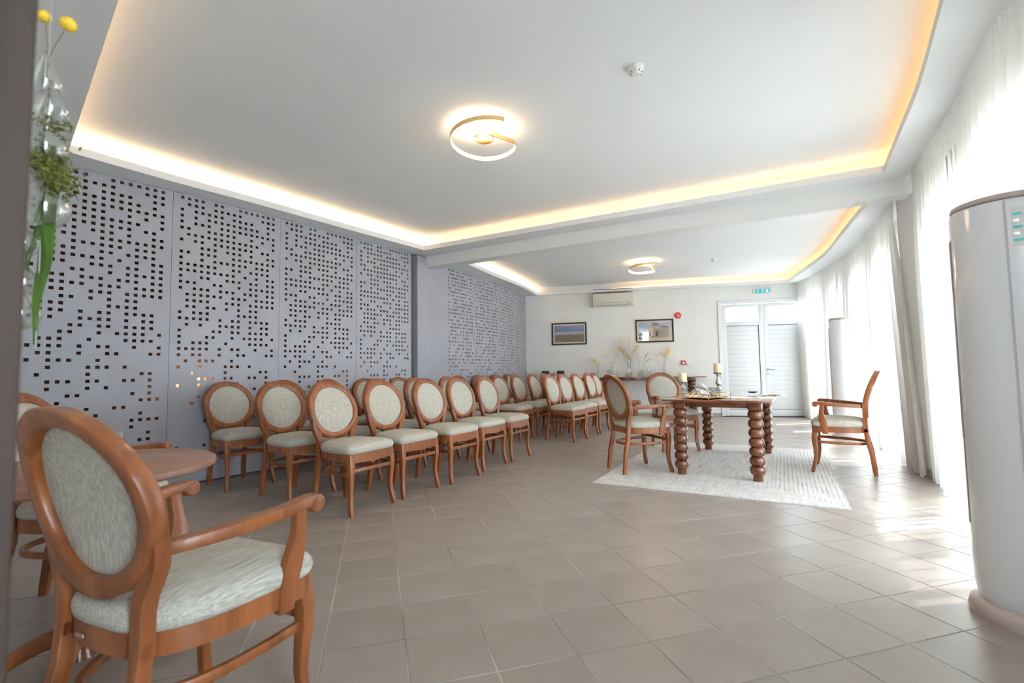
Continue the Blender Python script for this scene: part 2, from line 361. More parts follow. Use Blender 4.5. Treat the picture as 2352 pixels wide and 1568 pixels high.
def panel(t0, t1, zt, seam=None):
    bm = B(); n = 16; mg = 0.075 * (t1 - t0); pit = (t1 - t0 - 2 * mg) / (n - 1); hw = pit * 0.24
    xs = [t0 + .0015]; hx = []
    for c in range(n):
        x = t0 + mg + pit * c; hx.append(len(xs)); xs += [x - hw, x + hw]
    xs.append(t1 - .0015)
    zs = [zt]; hz = []; P = 0.0592; zz = zt - 0.033
    for r in range(47):
        z = zz - P * r; hz.append(len(zs)); zs += [z + .0140, z - .0140]
    zs = [z for z in zs if z > 0.012] + [0.012]
    holes = set((hx[c], hz[r]) for c in range(n) for r in HOLES[c] if hz[r] + 1 < len(zs) - 1)
    th = 0.012; front_, back_ = {}, {}
    def v(i, j, k):
        dct = front_ if k == 0 else back_
        if (i, j) not in dct:
            q = LW.off(xs[i], 0.0 if k == 0 else th); dct[(i, j)] = bm.verts.new((q.x, q.y, zs[j]))
        return dct[(i, j)]
    for i in range(len(xs) - 1):
        for j in range(len(zs) - 1):
            if (i, j) in holes:
                for (a, b) in (((i, j), (i + 1, j)), ((i + 1, j), (i + 1, j + 1)), ((i + 1, j + 1), (i, j + 1)), ((i, j + 1), (i, j))):
                    bm.faces.new((v(*a, 0), v(*b, 0), v(*b, 1), v(*a, 1)))
            else:
                bm.faces.new((v(i, j, 0), v(i, j + 1, 0), v(i + 1, j + 1, 0), v(i + 1, j, 0)))
                bm.faces.new((v(i, j, 1), v(i + 1, j, 1), v(i + 1, j + 1, 1), v(i, j + 1, 1)))
    for i in range(len(xs) - 1):
        for j in (0, len(zs) - 1): bm.faces.new((v(i, j, 0), v(i + 1, j, 0), v(i + 1, j, 1), v(i, j, 1)))
    for j in range(len(zs) - 1):
        for i in (0, len(xs) - 1): bm.faces.new((v(i, j, 0), v(i, j + 1, 0), v(i, j + 1, 1), v(i, j, 1)))
    bmesh.ops.recalc_face_normals(bm, faces=bm.faces)
    # screws beside the seams
    for z in (2.74, 2.1, 1.45, 0.85, 0.25):
        for x in (t0 + .022, t1 - .022):
            q = LW.off(x, -0.0008); d = LW.tan(x)
            mt = Matrix.Translation((q.x, q.y, z - (2.82 - zt))) @ Matrix.Rotation(math.atan2(d.y, d.x), 4, 'Z') @ Matrix.Rotation(PI / 2, 4, 'X')
            lathe(bm, [(0.0045, -0.001), (0.0045, 0.0012), (0, 0.0018)], 8, mt=mt)
    return obj('perforated_panel', bm, m_panel, wl_, smooth=0)
sn = [seam_t(*p) for p in ((-4.6, 2.75), (-3.92, 3.63), (-3.24, 4.485), (-2.625, 5.33), (-2.04, 6.2), (-1.50, 7.04))]
for a, b in zip(sn[:-1], sn[1:]): panel(a, b, ZN - 0.004)
tp0, tp1 = seam_t(-1.462, 7.09), seam_t(-1.06, 7.74)
sf = [tp1, seam_t(-0.671, 8.42), seam_t(-0.262, 9.2), seam_t(0.06, 10.05), LW.L - 0.012]
for a, b in zip(sf[:-1], sf[1:]): panel(a, b, ZF - 0.004)
a = LW.off(tp0, 0.0); b = LW.off(tp1, 0.0); d = (b - a).normalized(); n_ = Vector((d.y, -d.x))
bm = B(); prism(bm, [tuple(a - d * .0 + n_ * .07), tuple(b + n_ * .012), tuple(b - n_ * .12), tuple(a - n_ * .12)], 0, 2.8)
obj('pilaster', bm, m_pil, wl_, smooth=0)

# ---- far wall, skirting
wf = struct('wall_far', loc=FW(0), rz=WA)
bm = B(); b2(bm, -3.05, 1.41, 0, 0.2, 0, 3.1); b2(bm, 3.16, 3.8, 0, 0.2, 0, 3.1); b2(bm, 1.41, 3.16, 0, 0.2, 2.44, 3.1); obj('wall_surface', bm, m_white, wf, smooth=0)
sk = struct('baseboard_far', loc=FW(0), rz=WA)
for k, s in enumerate([-2.74 + 0.33 * i for i in range(13)]):
    bm = B(); b2(bm, s + .001, min(s + .329, 1.40), -0.012, 0.0, 0, 0.078, bev=.001); obj('skirting_tile', bm, m_skirt, sk, smooth=0)
# ---- front wall (behind the camera) and foyer beyond its opening
wn_ = struct('wall_front')
bm = B()
prism(bm, [front(-6.6, -.28), front(-0.62, -.28), front(-0.62, -.42), front(-6.6, -.42)], 0, 3.1)
prism(bm, [front(0.75, -.035), front(1.35, -.035), front(1.35, -.2), front(0.75, -.2)], 0, 3.1)
prism(bm, [front(-0.62, -.035), front(0.75, -.035), front(0.75, -.2), front(-0.62, -.2)], 2.3, 3.1)
obj('wall_surface', bm, m_white, wn_, smooth=0)
wb = struct('wall_foyer')
bm = B()
prism(bm, [front(-6.7, -1.5), front(2.5, -1.5), front(2.5, -1.6), front(-6.7, -1.6)], 0, 3.1)
prism(bm, [front(1.35, -.1), front(1.45, -.1), front(1.45, -1.5), front(1.35, -1.5)], 0, 3.1)
prism(bm, [front(-6.7, .3), front(-6.6, .3), front(-6.6, -1.5), front(-6.7, -1.5)], 0, 3.1)
obj('wall_surface', bm, mat('foyer_wall_paint', (0.30, 0.27, 0.24), .8), wb, smooth=0)
# near door jamb at the left edge of the view
jb = struct('trim_1')
bm = B(); jx, jy = -0.480, 0.395
box(bm, (jx - .03, jy, 1.4), (.075, .075, 2.8), rz=math.radians(-42), bev=.008); box(bm, (jx + .012, jy + .036, 1.4), (.022, .03, 2.8), rz=math.radians(-42), bev=.005)
obj('jamb', bm, m_jamb, jb)

# ---- ceilings
def poly_offset(poly, o):
    n = len(poly); out = []; area = sum(poly[i][0] * poly[(i + 1) % n][1] - poly[(i + 1) % n][0] * poly[i][1] for i in range(n)); sg = 1 if area > 0 else -1
    for i in range(n):
        p0, p1, p2 = Vector(poly[i - 1]), Vector(poly[i]), Vector(poly[(i + 1) % n])
        d1 = (p1 - p0).normalized(); d2 = (p2 - p1).normalized(); n1 = Vector((d1.y, -d1.x)) * sg; n2 = Vector((d2.y, -d2.x)) * sg
        m = (n1 + n2); m = m / max(0.3, m.dot(n1)); out.append(tuple(p1 + m * o))
    return out
bl = BM0 - BMd * .35; br = BM0 + BMd * 6.2
tray1 = [(-3.481, 3.649)] + sm2([(-3.481, 3.649), (-3.085, 4.262), (-2.57, 4.97), (-2.03, 5.77), (-1.262, 6.862)], 3)[1:] + [(0.18, 6.07), (1.633, 5.292), (3.469, 4.292)] + sm2([(3.469, 4.292), (3.02, 3.56), (2.66, 2.975), (2.16, 2.25), (1.55, 1.38), (0.86, 0.40)], 3)[1:] + [(0.58, -0.07), (-1.837, 2.143)]
tray2 = sm2([(-0.86, 7.20), (-0.686, 7.576), (-0.344, 8.45), (0.02, 9.27), (0.287, 9.95), (0.60, 10.86)], 3) + [(3.09, 10.28)] + sm2([(5.70, 9.70), (5.40, 8.75), (4.96, 7.43), (4.36, 6.13), (3.93, 5.20)], 3) + [(3.85, 4.98)]
kt = near_t(LW, *(BM0 - BMd * .25)) ; kc = near_t(CW, *(BM0 + BMd * 5.95))
ext = lambda P_, t, o: tuple(P_.at(t, o))
out1 = [front(-6.6, -.03)] + [tuple(LW.off(t, .13)) for t in [i * kt / 14 for i in range(1, 15)]] + [tuple(BM0 - BMd * .5 + BMn * .02), tuple(BM0 + BMd * 6.6 + BMn * .02)] + [tuple(WR.at(WR.L * kc / CW.L * (1 - i / 12))) for i in range(13)] + [front(1.4, -.03)]
out2 = [tuple(BM0 - BMd * .5 + BMn * .02)] + [tuple(LW.off(kt + (LW.L - kt) * i / 12, .13)) for i in range(13)] + [FW(-2.9, -.1)[:2], FW(3.45, -.1)[:2]] + [tuple(WR.at(WR.L - (WR.L - WR.L * kc / CW.L) * i / 12)) for i in range(13)] + [tuple(BM0 + BMd * 6.6 + BMn * .02)]
ceil = struct('ceiling')
def ceiling_bay(outer, tray, zb, zt, led, led_edges):
    bm = B(); prism(bm, outer, zb, zb + 0.065, hole=tray); obj('ceiling_margin', bm, m_ceil, ceil, smooth=0)
    rec = poly_offset(tray, 0.17)
    bm = B(); n = len(rec)
    for i in range(n):
        j = (i + 1) % n; f = bm.faces.new([bm.verts.new(v) for v in ((*rec[i], zb + .065), (*rec[j], zb + .065), (*rec[j], zt), (*rec[i], zt))])
    obj('cove_wall', bm, m_ceil, ceil, smooth=0)
    big = poly_offset(tray, 0.20); bm = B(); prism(bm, big, zt, zt + .05); obj('tray_ceiling', bm, m_ceil, ceil, smooth=0)
    mid = poly_offset(tray, 0.10)
    tr = struct('trim_%d' % (2 if led == 1 else 3))
    for rng, mt_ in led_edges:
        bm = B(); pts = [(*mid[k % n], zb + .075) for k in rng]
        sweep(bm, pts, [(.007, 0), (.007, .006), (-.007, .006), (-.007, 0)]); obj('led_strip', bm, mt_, tr, smooth=0)
n1 = len(tray1)
iL = tray1.index(tray1[0]); iB = next(i for i, p in enumerate(tray1) if abs(p[0] + 1.262) < .01); iR = next(i for i, p in enumerate(tray1) if abs(p[0] - 3.469) < .002)
ceiling_bay(out1, tray1, ZN, TN, 1, [(range(0, iB + 1), m_led2), (range(iB, iR + 1), m_led), (range(iR, n1 - 2), m_led3), (range(n1 - 2, n1 + 1), m_led)])
n2 = len(tray2); jB = next(i for i, p in enumerate(tray2) if abs(p[0] - .60) < .01); jR = next(i for i, p in enumerate(tray2) if abs(p[0] - 5.70) < .01)
ceiling_bay(out2, tray2, ZF, TF, 2, [(range(0, jB + 1), m_led2), (range(jB, jR + 1), m_led), (range(jR, n2), m_led3), ((n2 - 1, n2), m_led)])
bm = B(); prism(bm, [front(-6.6, -.03), front(2.6, -.03), front(2.6, -1.6), front(-6.6, -1.6)], 2.82, 2.9); obj('foyer_ceiling', bm, m_ceil, ceil, smooth=0)
bm = B(); prism(bm, [tuple(BM0 - BMd * .12), tuple(BM0 + BMd * 6.05), tuple(BM0 + BMd * 6.05 + BMn * .2), tuple(BM0 - BMd * .12 + BMn * .2)], 2.655, 2.86)
tag(obj('trim_4', bm, m_beam, None, smooth=0), kind='structure', label='white ceiling beam crossing between the two lit ceiling trays')
# slot in the far tray lip
bm = B(); box(bm, (0, 0, 0), (0.84, .004, .012)); o = obj('vent_slot', bm, m_gap, ceil, smooth=0); o.location = (2.245, 10.474, ZF + .056); o.rotation_euler = (0, 0, -.229)

# ---- right wall: piers, windows, glass, outside
wr = struct('wall_right')
def wt(x, y): return near_t(WR, x, y)
# openings along WR as (t0, t1)
def cw2wr(t): return near_t(WR, *CW.off(t, -.17))
ctn = lambda x, y: cw2wr(near_t(CW, x, y))
wins = [(ctn(2.42, 1.95), ctn(2.97, 2.97)), (ctn(3.05, 3.10), ctn(3.60, 4.06)), (ctn(4.22, 5.24), ctn(4.63, 6.0)), (ctn(4.80, 6.34), ctn(5.16, 7.14)), (ctn(5.33, 7.64), ctn(5.50, 8.12)), (ctn(5.64, 8.6), ctn(5.83, 9.28))]
wins.sort(); HW = 2.34
bm = B()
def seg(bm, ta, tb, z0, z1, o0=0.0, o1=-0.22, step=0.3, mi=0):
    n = max(1, int((tb - ta) / step))
    for i in range(n):
        a = ta + (tb - ta) * i / n; b = ta + (tb - ta) * (i + 1) / n
        q = [WR.off(a, o0), WR.off(b, o0), WR.off(b, o1), WR.off(a, o1)]
        lo = [bm.verts.new((p.x, p.y, z0)) for p in q]; hi = [bm.verts.new((p.x, p.y, z1)) for p in q]
        bm.faces.new(lo[::-1]); bm.faces.new(hi)
        for k in range(4): bm.faces.new((lo[k], lo[(k + 1) % 4], hi[(k + 1) % 4], hi[k]))
prev = 0.0
for a, b in wins:
    seg(bm, prev, a, 0, 3.1); seg(bm, a, b, HW, 3.1); prev = b
seg(bm, prev, WR.L, 0, 3.1)
bmesh.ops.recalc_face_normals(bm, faces=bm.faces)
obj('wall_surface', bm, m_white, wr, smooth=0)
for k, (a, b) in enumerate(wins):
    w = struct('window_%d' % (k + 1)); bm = B(); fw = .05
    seg(bm, a, a + fw, 0, HW, -.08, -.13); seg(bm, b - fw, b, 0, HW, -.08, -.13); seg(bm, a + fw, b - fw, HW - .05, HW, -.08, -.13); seg(bm, a + fw, b - fw, 0, .06, -.08, -.13)
    m_ = (a + b) / 2
    if b - a > .6: seg(bm, m_ - .03, m_ + .03, .06, HW - .05, -.08, -.13)
    bmesh.ops.recalc_face_normals(bm, faces=bm.faces)
    obj('window_frame', bm, m_door, w, smooth=0)
    bm = B(); seg(bm, a + fw, b - fw, .06, HW - .05, -.102, -.106); bmesh.ops.recalc_face_normals(bm, faces=bm.faces); obj('pane', bm, m_pane, w, smooth=0)
    # daylight portal outside the opening
    pa, pb = WR.off(a, -.24), WR.off(b, -.24); d = pb - pa
    ld = D.lights.new('daylight_portal', 'AREA'); ld.shape = 'RECTANGLE'; ld.size = d.length; ld.size_y = HW; ld.cycles.is_portal = True
    lo_ = D.objects.new('daylight_portal', ld); C.objects.link(lo_); c_ = (pa + pb) / 2; lo_.location = (c_.x, c_.y, HW / 2)
    inn = Vector((-d.y, d.x, 0)).normalized(); lo_.rotation_euler = (-inn).to_track_quat('Z', 'Y').to_euler()
# rounded pier between the two curtains
tA, tB = near_t(CW, 3.735, 4.30), near_t(CW, 4.10, 5.02)
pi_, pj_ = CW.off(tA, -.02), CW.off(tB, -.02); d = (pj_ - pi_).normalized(); n_ = Vector((d.y, -d.x))
def rpoly(g):
    a = pi_ - n_ * g; b = pj_ - n_ * g; r = .09; out = []
    for cc, a0 in ((a + d * (r - g) + n_ * r, 180), (b - d * (r - g) + n_ * r, 90)):
        pass
    base = math.atan2(d.y, d.x)
    c1 = a + d * r - d * g + n_ * r
    for k in range(7): an = base + math.radians(180 - 15 * k); out.append((c1.x + r * math.cos(an), c1.y + r * math.sin(an)))
    c2 = b - d * r + d * g + n_ * r
    for k in range(7): an = base + math.radians(90 - 15 * k); out.append((c2.x + r * math.cos(an), c2.y + r * math.sin(an)))
    e = .36; out += [tuple(b + d * g + n_ * e), tuple(a - d * g + n_ * e)]
    return out
bm = B(); prism(bm, rpoly(0), 0, 2.9); obj('rounded_pier', bm, m_white, wr, smooth=30)
bm = B(); prism(bm, rpoly(.012), 0, .075); o = tag(obj('baseboard_right', bm, m_skirt, None, smooth=30), kind='structure')
# outside: paving, and an unseen slab added to cut off the upper sun
og = struct('ground')
bm = B(); b2(bm, -40, 60, -40, 60, -0.30, -0.13); obj('paving', bm, m_pave, og, smooth=0)
pr_ = struct('trim_5', 'unseen slab added outside the windows to cut off the sun')
bm = B(); seg(bm, 0, WR.L, 2.78, 2.92, -.22, -.74); bmesh.ops.recalc_face_normals(bm, faces=bm.faces); obj('slab', bm, m_white, pr_, smooth=0)
# roof over everything so no sky leaks in
bm = B(); prism(bm, [front(-7, -1.7), (-6.5, 5.0)] + [tuple(LW.off(LW.L * i / 8, .3)) for i in range(3, 9)] + [FW(-3.2, -.3)[:2], FW(3.9, -.3)[:2]] + [tuple(WR.off(WR.L * (1 - i / 10), -.2)) for i in range(11)] + [front(2.6, -1.7)], 3.1, 3.2)
tag(obj('roof', bm, m_white, None, smooth=0), kind='structure')

# ---- curtains
def curtain(name, label, ta, tb, ztop, gaps, spread_a=0.0, spread_b=0.0, seed=1):
    rr = random.Random(seed); bm = B(); step = 0.0125; n = int((tb - ta) / step)
    ph = [0.0]; 
    for i in range(n): 
        ph.append(ph[-1] + step * (2 * PI / 0.13) * (0.75 + 0.5 * math.sin(i * step * 2.3 + seed) ** 2))
    zl = [0.012, 0.06, 0.5, 1.0, 1.5, 1.9, 2.2, 2.42, 2.55, ztop - .085, ztop - .075, ztop - .02, ztop - .004]
    amp = [.034, .034, .034, .033, .031, .028, .022, .016, .010, .006, .009, .010, .010]
    cols = []
    for i in range(n + 1):
        t = ta + (tb - ta) * i / n; col = []
        for z, A in zip(zl, amp):
            f = (z - 2.5) / -2.5; f = max(0, f)
            t2 = t - spread_a * f * max(0, 1 - (t - ta) / .9) + spread_b * f * max(0, 1 - (tb - t) / .5)
            big = math.sin(t * 1.9 + seed) * .03 * f + math.sin(t * 5.1 + 1.3 * seed + z * .5) * .018 * f
            fine = A * math.sin(ph[i] + .35 * math.sin(z * 1.3 + t)) + .35 * A * math.sin(2.3 * ph[i] + 1.0)
            if z > ztop - .1: fine = A * math.sin(ph[i] * 2.6)
            q = CW.off(t2, 0.015 + .9 * big + 1.0 * fine)
            col.append(bm.verts.new((q.x, q.y, z)))
        cols.append(col)
    for i in range(n):
        q = CW.at(ta + (tb - ta) * (i + .5) / n)
        if any(abs(q.y - gy) < gw / 2 for gy, gw in gaps): 
            rng = range(8, len(zl) - 1)
        else: rng = range(len(zl) - 1)
        for j in rng: bm.faces.new((cols[i][j], cols[i + 1][j], cols[i + 1][j + 1], cols[i][j + 1]))
    o = obj(name, bm, m_curt, None, smooth=80)
    return tag(o, label, 'curtain', 'white sheer curtains along the windows')
curtain('sheer_curtain', 'white sheer pleated curtain behind the near white air-conditioning tower', 0.02, near_t(CW, 3.735, 4.27), ZN, [(3.17, .04), (3.26, .04), (3.35, .05), (2.30, .045)], seed=1)
curtain('sheer_curtain', 'white sheer pleated curtain on the curved far windows, reaching to the white double doors', near_t(CW, 4.06, 4.90), CW.L - .02, ZF, [(5.47, .10), (6.53, .05), (7.74, .05), (8.74, .05)], spread_a=.62, seed=2)

# ------------------------------------------------------------------ chairs
def seat_outline(sc=1.0, n=56, wf=.243, wr_=.188):
    out = []
    for i in range(n):
        a = 2 * PI * i / n; c, s = math.cos(a), math.sin(a); e = 2 / (7.5 if s > 0 else 3.4)
        x = abs(c) ** e * (1 if c >= 0 else -1); y = abs(s) ** e * (1 if s >= 0 else -1)
        w = wr_ + (wf - wr_) * (y + 1) / 2 + .012 * (1 - y * y)
        out.append((x * w * sc, (0.030 + y * 0.228 * sc)))
    return out
def cushion(bm, wf, wr_):
    lv = [(.955, .442), (.99, .452), (1.005, .467), (1.0, .483), (.97, .497), (.91, .508), (.76, .519), (.5, .528), (.25, .532)]
    rings = []
    for s, z in lv: rings.append([bm.verts.new((x, y, z)) for x, y in seat_outline(s, wf=wf, wr_=wr_)])
    k = len(rings[0])
    for a, b in zip(rings[:-1], rings[1:]):
        for j in range(k): bm.faces.new((a[j], a[(j + 1) % k], b[(j + 1) % k], b[j]))
    bm.faces.new(rings[0][::-1]); bm.faces.new(rings[-1])
def rail(bm, wf, wr_):
    o = seat_outline(.975, wf=wf, wr_=wr_); i_ = seat_outline(.86, wf=wf, wr_=wr_); k = len(o); A, Bq, Cq, Dq = [], [], [], []
    for (x, y), (u, v) in zip(o, i_):
        zb = .390
        if y > .23: zb = .382 - .008 * math.cos(x / wf * 3 * PI) - .006 * math.cos(x / wf * PI)
        A.append(bm.verts.new((x, y, zb))); Bq.append(bm.verts.new((x, y, .446))); Cq.append(bm.verts.new((u, v, .446))); Dq.append(bm.verts.new((u, v, zb)))
    for j in range(k):
        q = (j + 1) % k
        bm.faces.new((A[j], A[q], Bq[q], Bq[j])); bm.faces.new((Bq[j], Bq[q], Cq[q], Cq[j])); bm.faces.new((Cq[j], Cq[q], Dq[q], Dq[j])); bm.faces.new((Dq[j], Dq[q], A[q], A[j]))
def yb(z): return -.178 - .112 * max(0.0, (z - .60) / .375) ** 1.7
RC, RX, RZ, RW = .747, .236, .230, .045
def back_frame(bm):
    n = 56; secs = []
    # section rounded: across the face width (radial) and depth (y)
    prof = [(-RW / 2, -.024), (-RW / 2, .012), (-RW / 2 + .006, .018), (RW / 2 - .006, .018), (RW / 2, .012), (RW / 2, -.024), (RW / 2 - .005, -.029), (-RW / 2 + .005, -.029)]
    rings = []
    for i in range(n):
        a = 2 * PI * i / n; w = 1.0 + .22 * max(0, -math.sin(a)) ** 4 + .12 * max(0, math.sin(a)) ** 3
        ring = []
        for r, d in prof:
            rr = r * w if r < 0 else r
            rx, rz = RX - RW / 2 + rr, RZ - RW / 2 + rr
            x, z = rx * math.cos(a), RC + rz * math.sin(a)
            ring.append(bm.verts.new((x, yb(z) + d, z)))
        rings.append(ring)
    for i in range(n):
        a, b = rings[i], rings[(i + 1) % n]
        for j in range(8): bm.faces.new((a[j], b[j], b[(j + 1) % 8], a[(j + 1) % 8]))
    for s in (-1, 1):
        pts = [(.152, .40, .018), (.152, .46, .018), (.153, .50, .018), (.160, .535, .020), (.175, .572, .025), (.192, .61, .024), (.206, .65, .016), (.215, .69, .008)]
        rings = []
        for x, z, h in pts:
            y = yb(z) - .001
            rings.append([bm.verts.new((s * (x + a), y + b, z)) for a, b in ((h, .018), (-h, .018), (-h, -.018), (h, -.018))])
        for a, b in zip(rings[:-1], rings[1:]):
            for j in range(4): bm.faces.new((a[j], a[(j + 1) % 4], b[(j + 1) % 4], b[j]))
        bm.faces.new(rings[0]); bm.faces.new(rings[-1])
    bmesh.ops.recalc_face_normals(bm, faces=bm.faces)
def back_pad(bm):
    ex, ez = RX - RW + .004, RZ - RW + .004; n = 40
    lv = [(0, .021), (.35, .020), (.65, .017), (.85, .012), (.95, .006), (1.0, .0), (1.0, -.004), (.93, -.007), (.7, -.009), (.35, -.010), (0, -.010)]
    prev = None
    for s, d in lv:
        ring = [bm.verts.new((0, yb(RC) + d, RC))] if s == 0 else [bm.verts.new((ex * s * math.cos(2 * PI * i / n), yb(RC + ez * s * math.sin(2 * PI * i / n)) + d, RC + ez * s * math.sin(2 * PI * i / n))) for i in range(n)]
        if prev:
            for i in range(n):
                j = (i + 1) % n
                if len(prev) == 1: bm.faces.new((prev[0], ring[i], ring[j]))
                elif len(ring) == 1: bm.faces.new((prev[j], prev[i], ring[0]))
                else: bm.faces.new((prev[i], ring[i], ring[j], prev[j]))
        prev = ring
    bmesh.ops.recalc_face_normals(bm, faces=bm.faces)
def build_chair(name, arms):
    t = thing(name, 'x', 'armchair' if arms else 'chair')
    wf, wr_ = (.266, .20) if arms else (.247, .188)
    bm = B(); cushion(bm, wf, wr_); obj('seat', bm, m_seatfab, t, smooth=60)
    bm = B(); rail(bm, wf, wr_); obj('seat_rail', bm, m_wood, t, smooth=40)
    bm = B(); back_frame(bm); obj('back_frame', bm, m_wood, t, smooth=50)
    bm = B(); back_pad(bm); obj('back_pad', bm, m_fabric, t, smooth=70)
    ex, ez = (RX - RW) * .965, (RZ - RW) * .965; bm = B()
    tube(bm, [(ex * math.cos(2 * PI * i / 48), yb(RC + ez * math.sin(2 * PI * i / 48)) + .0075, RC + ez * math.sin(2 * PI * i / 48)) for i in range(48)], .0035, 6, up=(0, 1, 0), closed=True)
    obj('piping', bm, m_pipe, t, smooth=60)
    for s in (-1, 1):
        x = (.203 if not arms else .216)
        bm = B(); legsweep(bm, [(s * (x + a), y, z, h) for a, y, z, h in ((.014, .252, 0, .0135), (.013, .250, .02, .0165), (.008, .240, .06, .0165), (.001, .230, .11, .0155), (-.002, .224, .16, .016), (.0, .225, .22, .0175), (.004, .230, .29, .0205), (.004, .230, .34, .0225), (0, .222, .40, .0225), (0, .219, .442, .021))]); bmesh.ops.recalc_face_normals(bm, faces=bm.faces); obj('leg', bm, m_wood, t, smooth=40)
        bm = B(); legsweep(bm, [(s * .158, -.238, 0, (.015, .016)), (s * .157, -.232, .04, (.017, .018)), (s * .154, -.215, .2, (.017, .020)), (s * .152, -.186, .34, (.018, .019)), (s * .152, -.179, .43, (.018, .018))]); bmesh.ops.recalc_face_normals(bm, faces=bm.faces); obj('leg', bm, m_wood, t, smooth=40)
    x = .203 if not arms else .216
    bm = B(); box(bm, (0, .233, .320), (2 * x - .02, .017, .028), bev=.003); obj('front_stretcher', bm, m_wood, t)
    pts = smoothpts([(x - .004, .222, .292), (x - .008, .10, .290), (x - .03, -.04, .288), (.125, -.150, .286), (.06, -.193, .286), (0, -.203, .286), (-.06, -.193, .286), (-.125, -.150, .286), (-x + .03, -.04, .288), (-x + .008, .10, .290), (-x + .004, .222, .292)], 4)
    bm = B(); sweep(bm, pts, rsec(.009, .0135, .004)); bmesh.ops.recalc_face_normals(bm, faces=bm.faces); obj('bow_stretcher', bm, m_wood, t, smooth=50)
    if arms:
        for s in (-1, 1):
            P = smoothpts([(s * .168, -.178, .640), (s * .205, -.13, .645), (s * .245, -.04, .652), (s * .268, .07, .660), (s * .274, .15, .668), (s * .275, .198, .672)], 4)
            bm = B(); sweep(bm, P, [rsec(.0185 + .003 * i / len(P), .0165, .005) for i in range(len(P))])
            lathe(bm, [(0, -.0225), (.020, -.0225), (.024, -.021), (.0265, -.018), (.0265, .018), (.024, .021), (.020, .0225), (0, .0225)], 24, mt=Matrix.Translation((s * .275, .205, .6605)) @ Matrix.Rotation(PI / 2, 4, 'Y'))
            bmesh.ops.recalc_face_normals(bm, faces=bm.faces)
            ar = obj('armrest', bm, m_wood, t, smooth=45)
            for sd in (-1, 1):
                bm = B(); mt = Matrix.Translation((s * .275 + sd * .0225, .205, .6605)) @ Matrix.Rotation(PI / 2 * sd, 4, 'Y')
                lathe(bm, [(.019, 0), (.019, .0022), (.015, .0022), (.0145, -.0008), (.0095, -.0008), (.009, .0018), (.004, .0018), (.0035, .0005), (0, .0005)], 24, mt=mt)
                bmesh.ops.recalc_face_normals(bm, faces=bm.faces); obj('scroll_carving', bm, m_wood, ar, smooth=45)
            bm = B(); rings = []
            for x_, y, z, hx, hy in ((.243, .135, .375, .013, .024), (.244, .137, .41, .014, .027), (.246, .142, .45, .0145, .030), (.250, .152, .50, .0145, .031), (.257, .160, .55, .0145, .025), (.265, .160, .59, .0145, .018), (.271, .155, .63, .0145, .017), (.273, .154, .655, .015, .019)):
                rings.append([bm.verts.new((s * (x_ + a), y + b, z)) for a, b in rsec(hx, hy, .004)])
            k = 12
            for a, b in zip(rings[:-1], rings[1:]):
                for j in range(k): bm.faces.new((a[j], a[(j + 1) % k], b[(j + 1) % k], b[j]))
            bm.faces.new(rings[0]); bm.faces.new(rings[-1]); bmesh.ops.recalc_face_normals(bm, faces=bm.faces)
            obj('arm_support', bm, m_wood, t, smooth=45)
        bm = B(); box(bm, (-.06, -.196, .418), (.035, .003, .009), bev=.001); obj('maker_tag', bm, m_metal, t)
    return t
def dup(root, loc, rz, label, group):
    r = root.copy(); C.objects.link(r); r.location = loc; r.rotation_euler = (0, 0, rz); r['label'] = label
    if group: r['group'] = group
    for ch in list(root.children):
        c = ch.copy(); C.objects.link(c); c.parent = r
        for g in ch.children:
            d = g.copy(); C.objects.link(d); d.parent = c
    return r
side0 = build_chair('side_chair', False); arm0 = build_chair('armchair', True); used = {'s': False, 'a': False}
def put(kind, x, y, heading, label, group, z=0.0):
    rz = math.radians(heading - 90); src = side0 if kind == 's' else arm0
    if not used[kind]:
        used[kind] = True; src.location = (x, y, z); src.rotation_euler = (0, 0, rz); src['label'] = label; src['group'] = group; return src
    return dup(src, (x, y, z), rz, label, group)
def fm(x, y, hd, k=.245): return (x - k * math.cos(math.radians(hd)), y - k * math.sin(math.radians(hd)))   # front-feet midpoint -> chair origin
OR = ['nearest the camera', 'second from the camera', 'third from the camera', 'fourth from the camera', 'farthest from the camera']
rows = {
 'near block, aisle row': [(-1.078, 3.69, -29.5), (-.801, 4.161, -32), (-.468, 4.65, -32), (-.205, 5.20, -32), (.084, 5.68, -30)],
 'near block, middle row': [(-1.70, 4.075, -31), (-1.415, 4.52, -31), (-1.072, 5.07, -31), (-.765, 5.60, -31), (-.42, 6.05, -30)],
 'near block, wall row': [(-2.452, 4.494, -35), (-2.13, 5.06, -33), (-1.83, 5.56, -32), (-1.525, 6.04, -32), (-1.20, 6.53, -32)],
 'far block, aisle row': [(.985, 7.05, -33), (1.245, 7.52, -32), (1.525, 8.0, -31), (1.82, 8.5, -30), (2.03, 8.98, -28)],
 'far block, middle row': [(.205, 7.245, -30), (.50, 7.80, -30), (.80, 8.34, -29), (1.06, 8.82, -28), (1.33, 9.32, -26)],
 'far block, wall row': [(-.44, 7.69, -27), (-.17, 8.22, -27), (.13, 8.72, -26), (.40, 9.22, -24)]}
for rn, lst in rows.items():
    blk, row = rn.split(', ')
    for k, (x, y, h) in enumerate(lst):
        o_ = OR[k] if not (len(lst) == 4 and k == 3) else OR[4]
        px, py = fm(x, y, h)
        put('s', px, py, h, 'oval-backed side chair, %s in the %s of the %s' % (o_, row, blk), 'oval-backed side chairs in rows along the perforated wall')
put('a', -.93, 1.35, 67.8, 'large foreground armchair seen from behind, beige oval back, carved scroll arms', 'oval-backed armchairs')
put('a', -2.005, 2.257, 14, 'armchair behind the cafe table at the left edge, mostly hidden by the nearest armchair', 'oval-backed armchairs')
put('a', 1.265, 4.943, 17, 'armchair on the left side of the bobbin-leg table, its front legs on the rug', 'oval-backed armchairs', .0102)
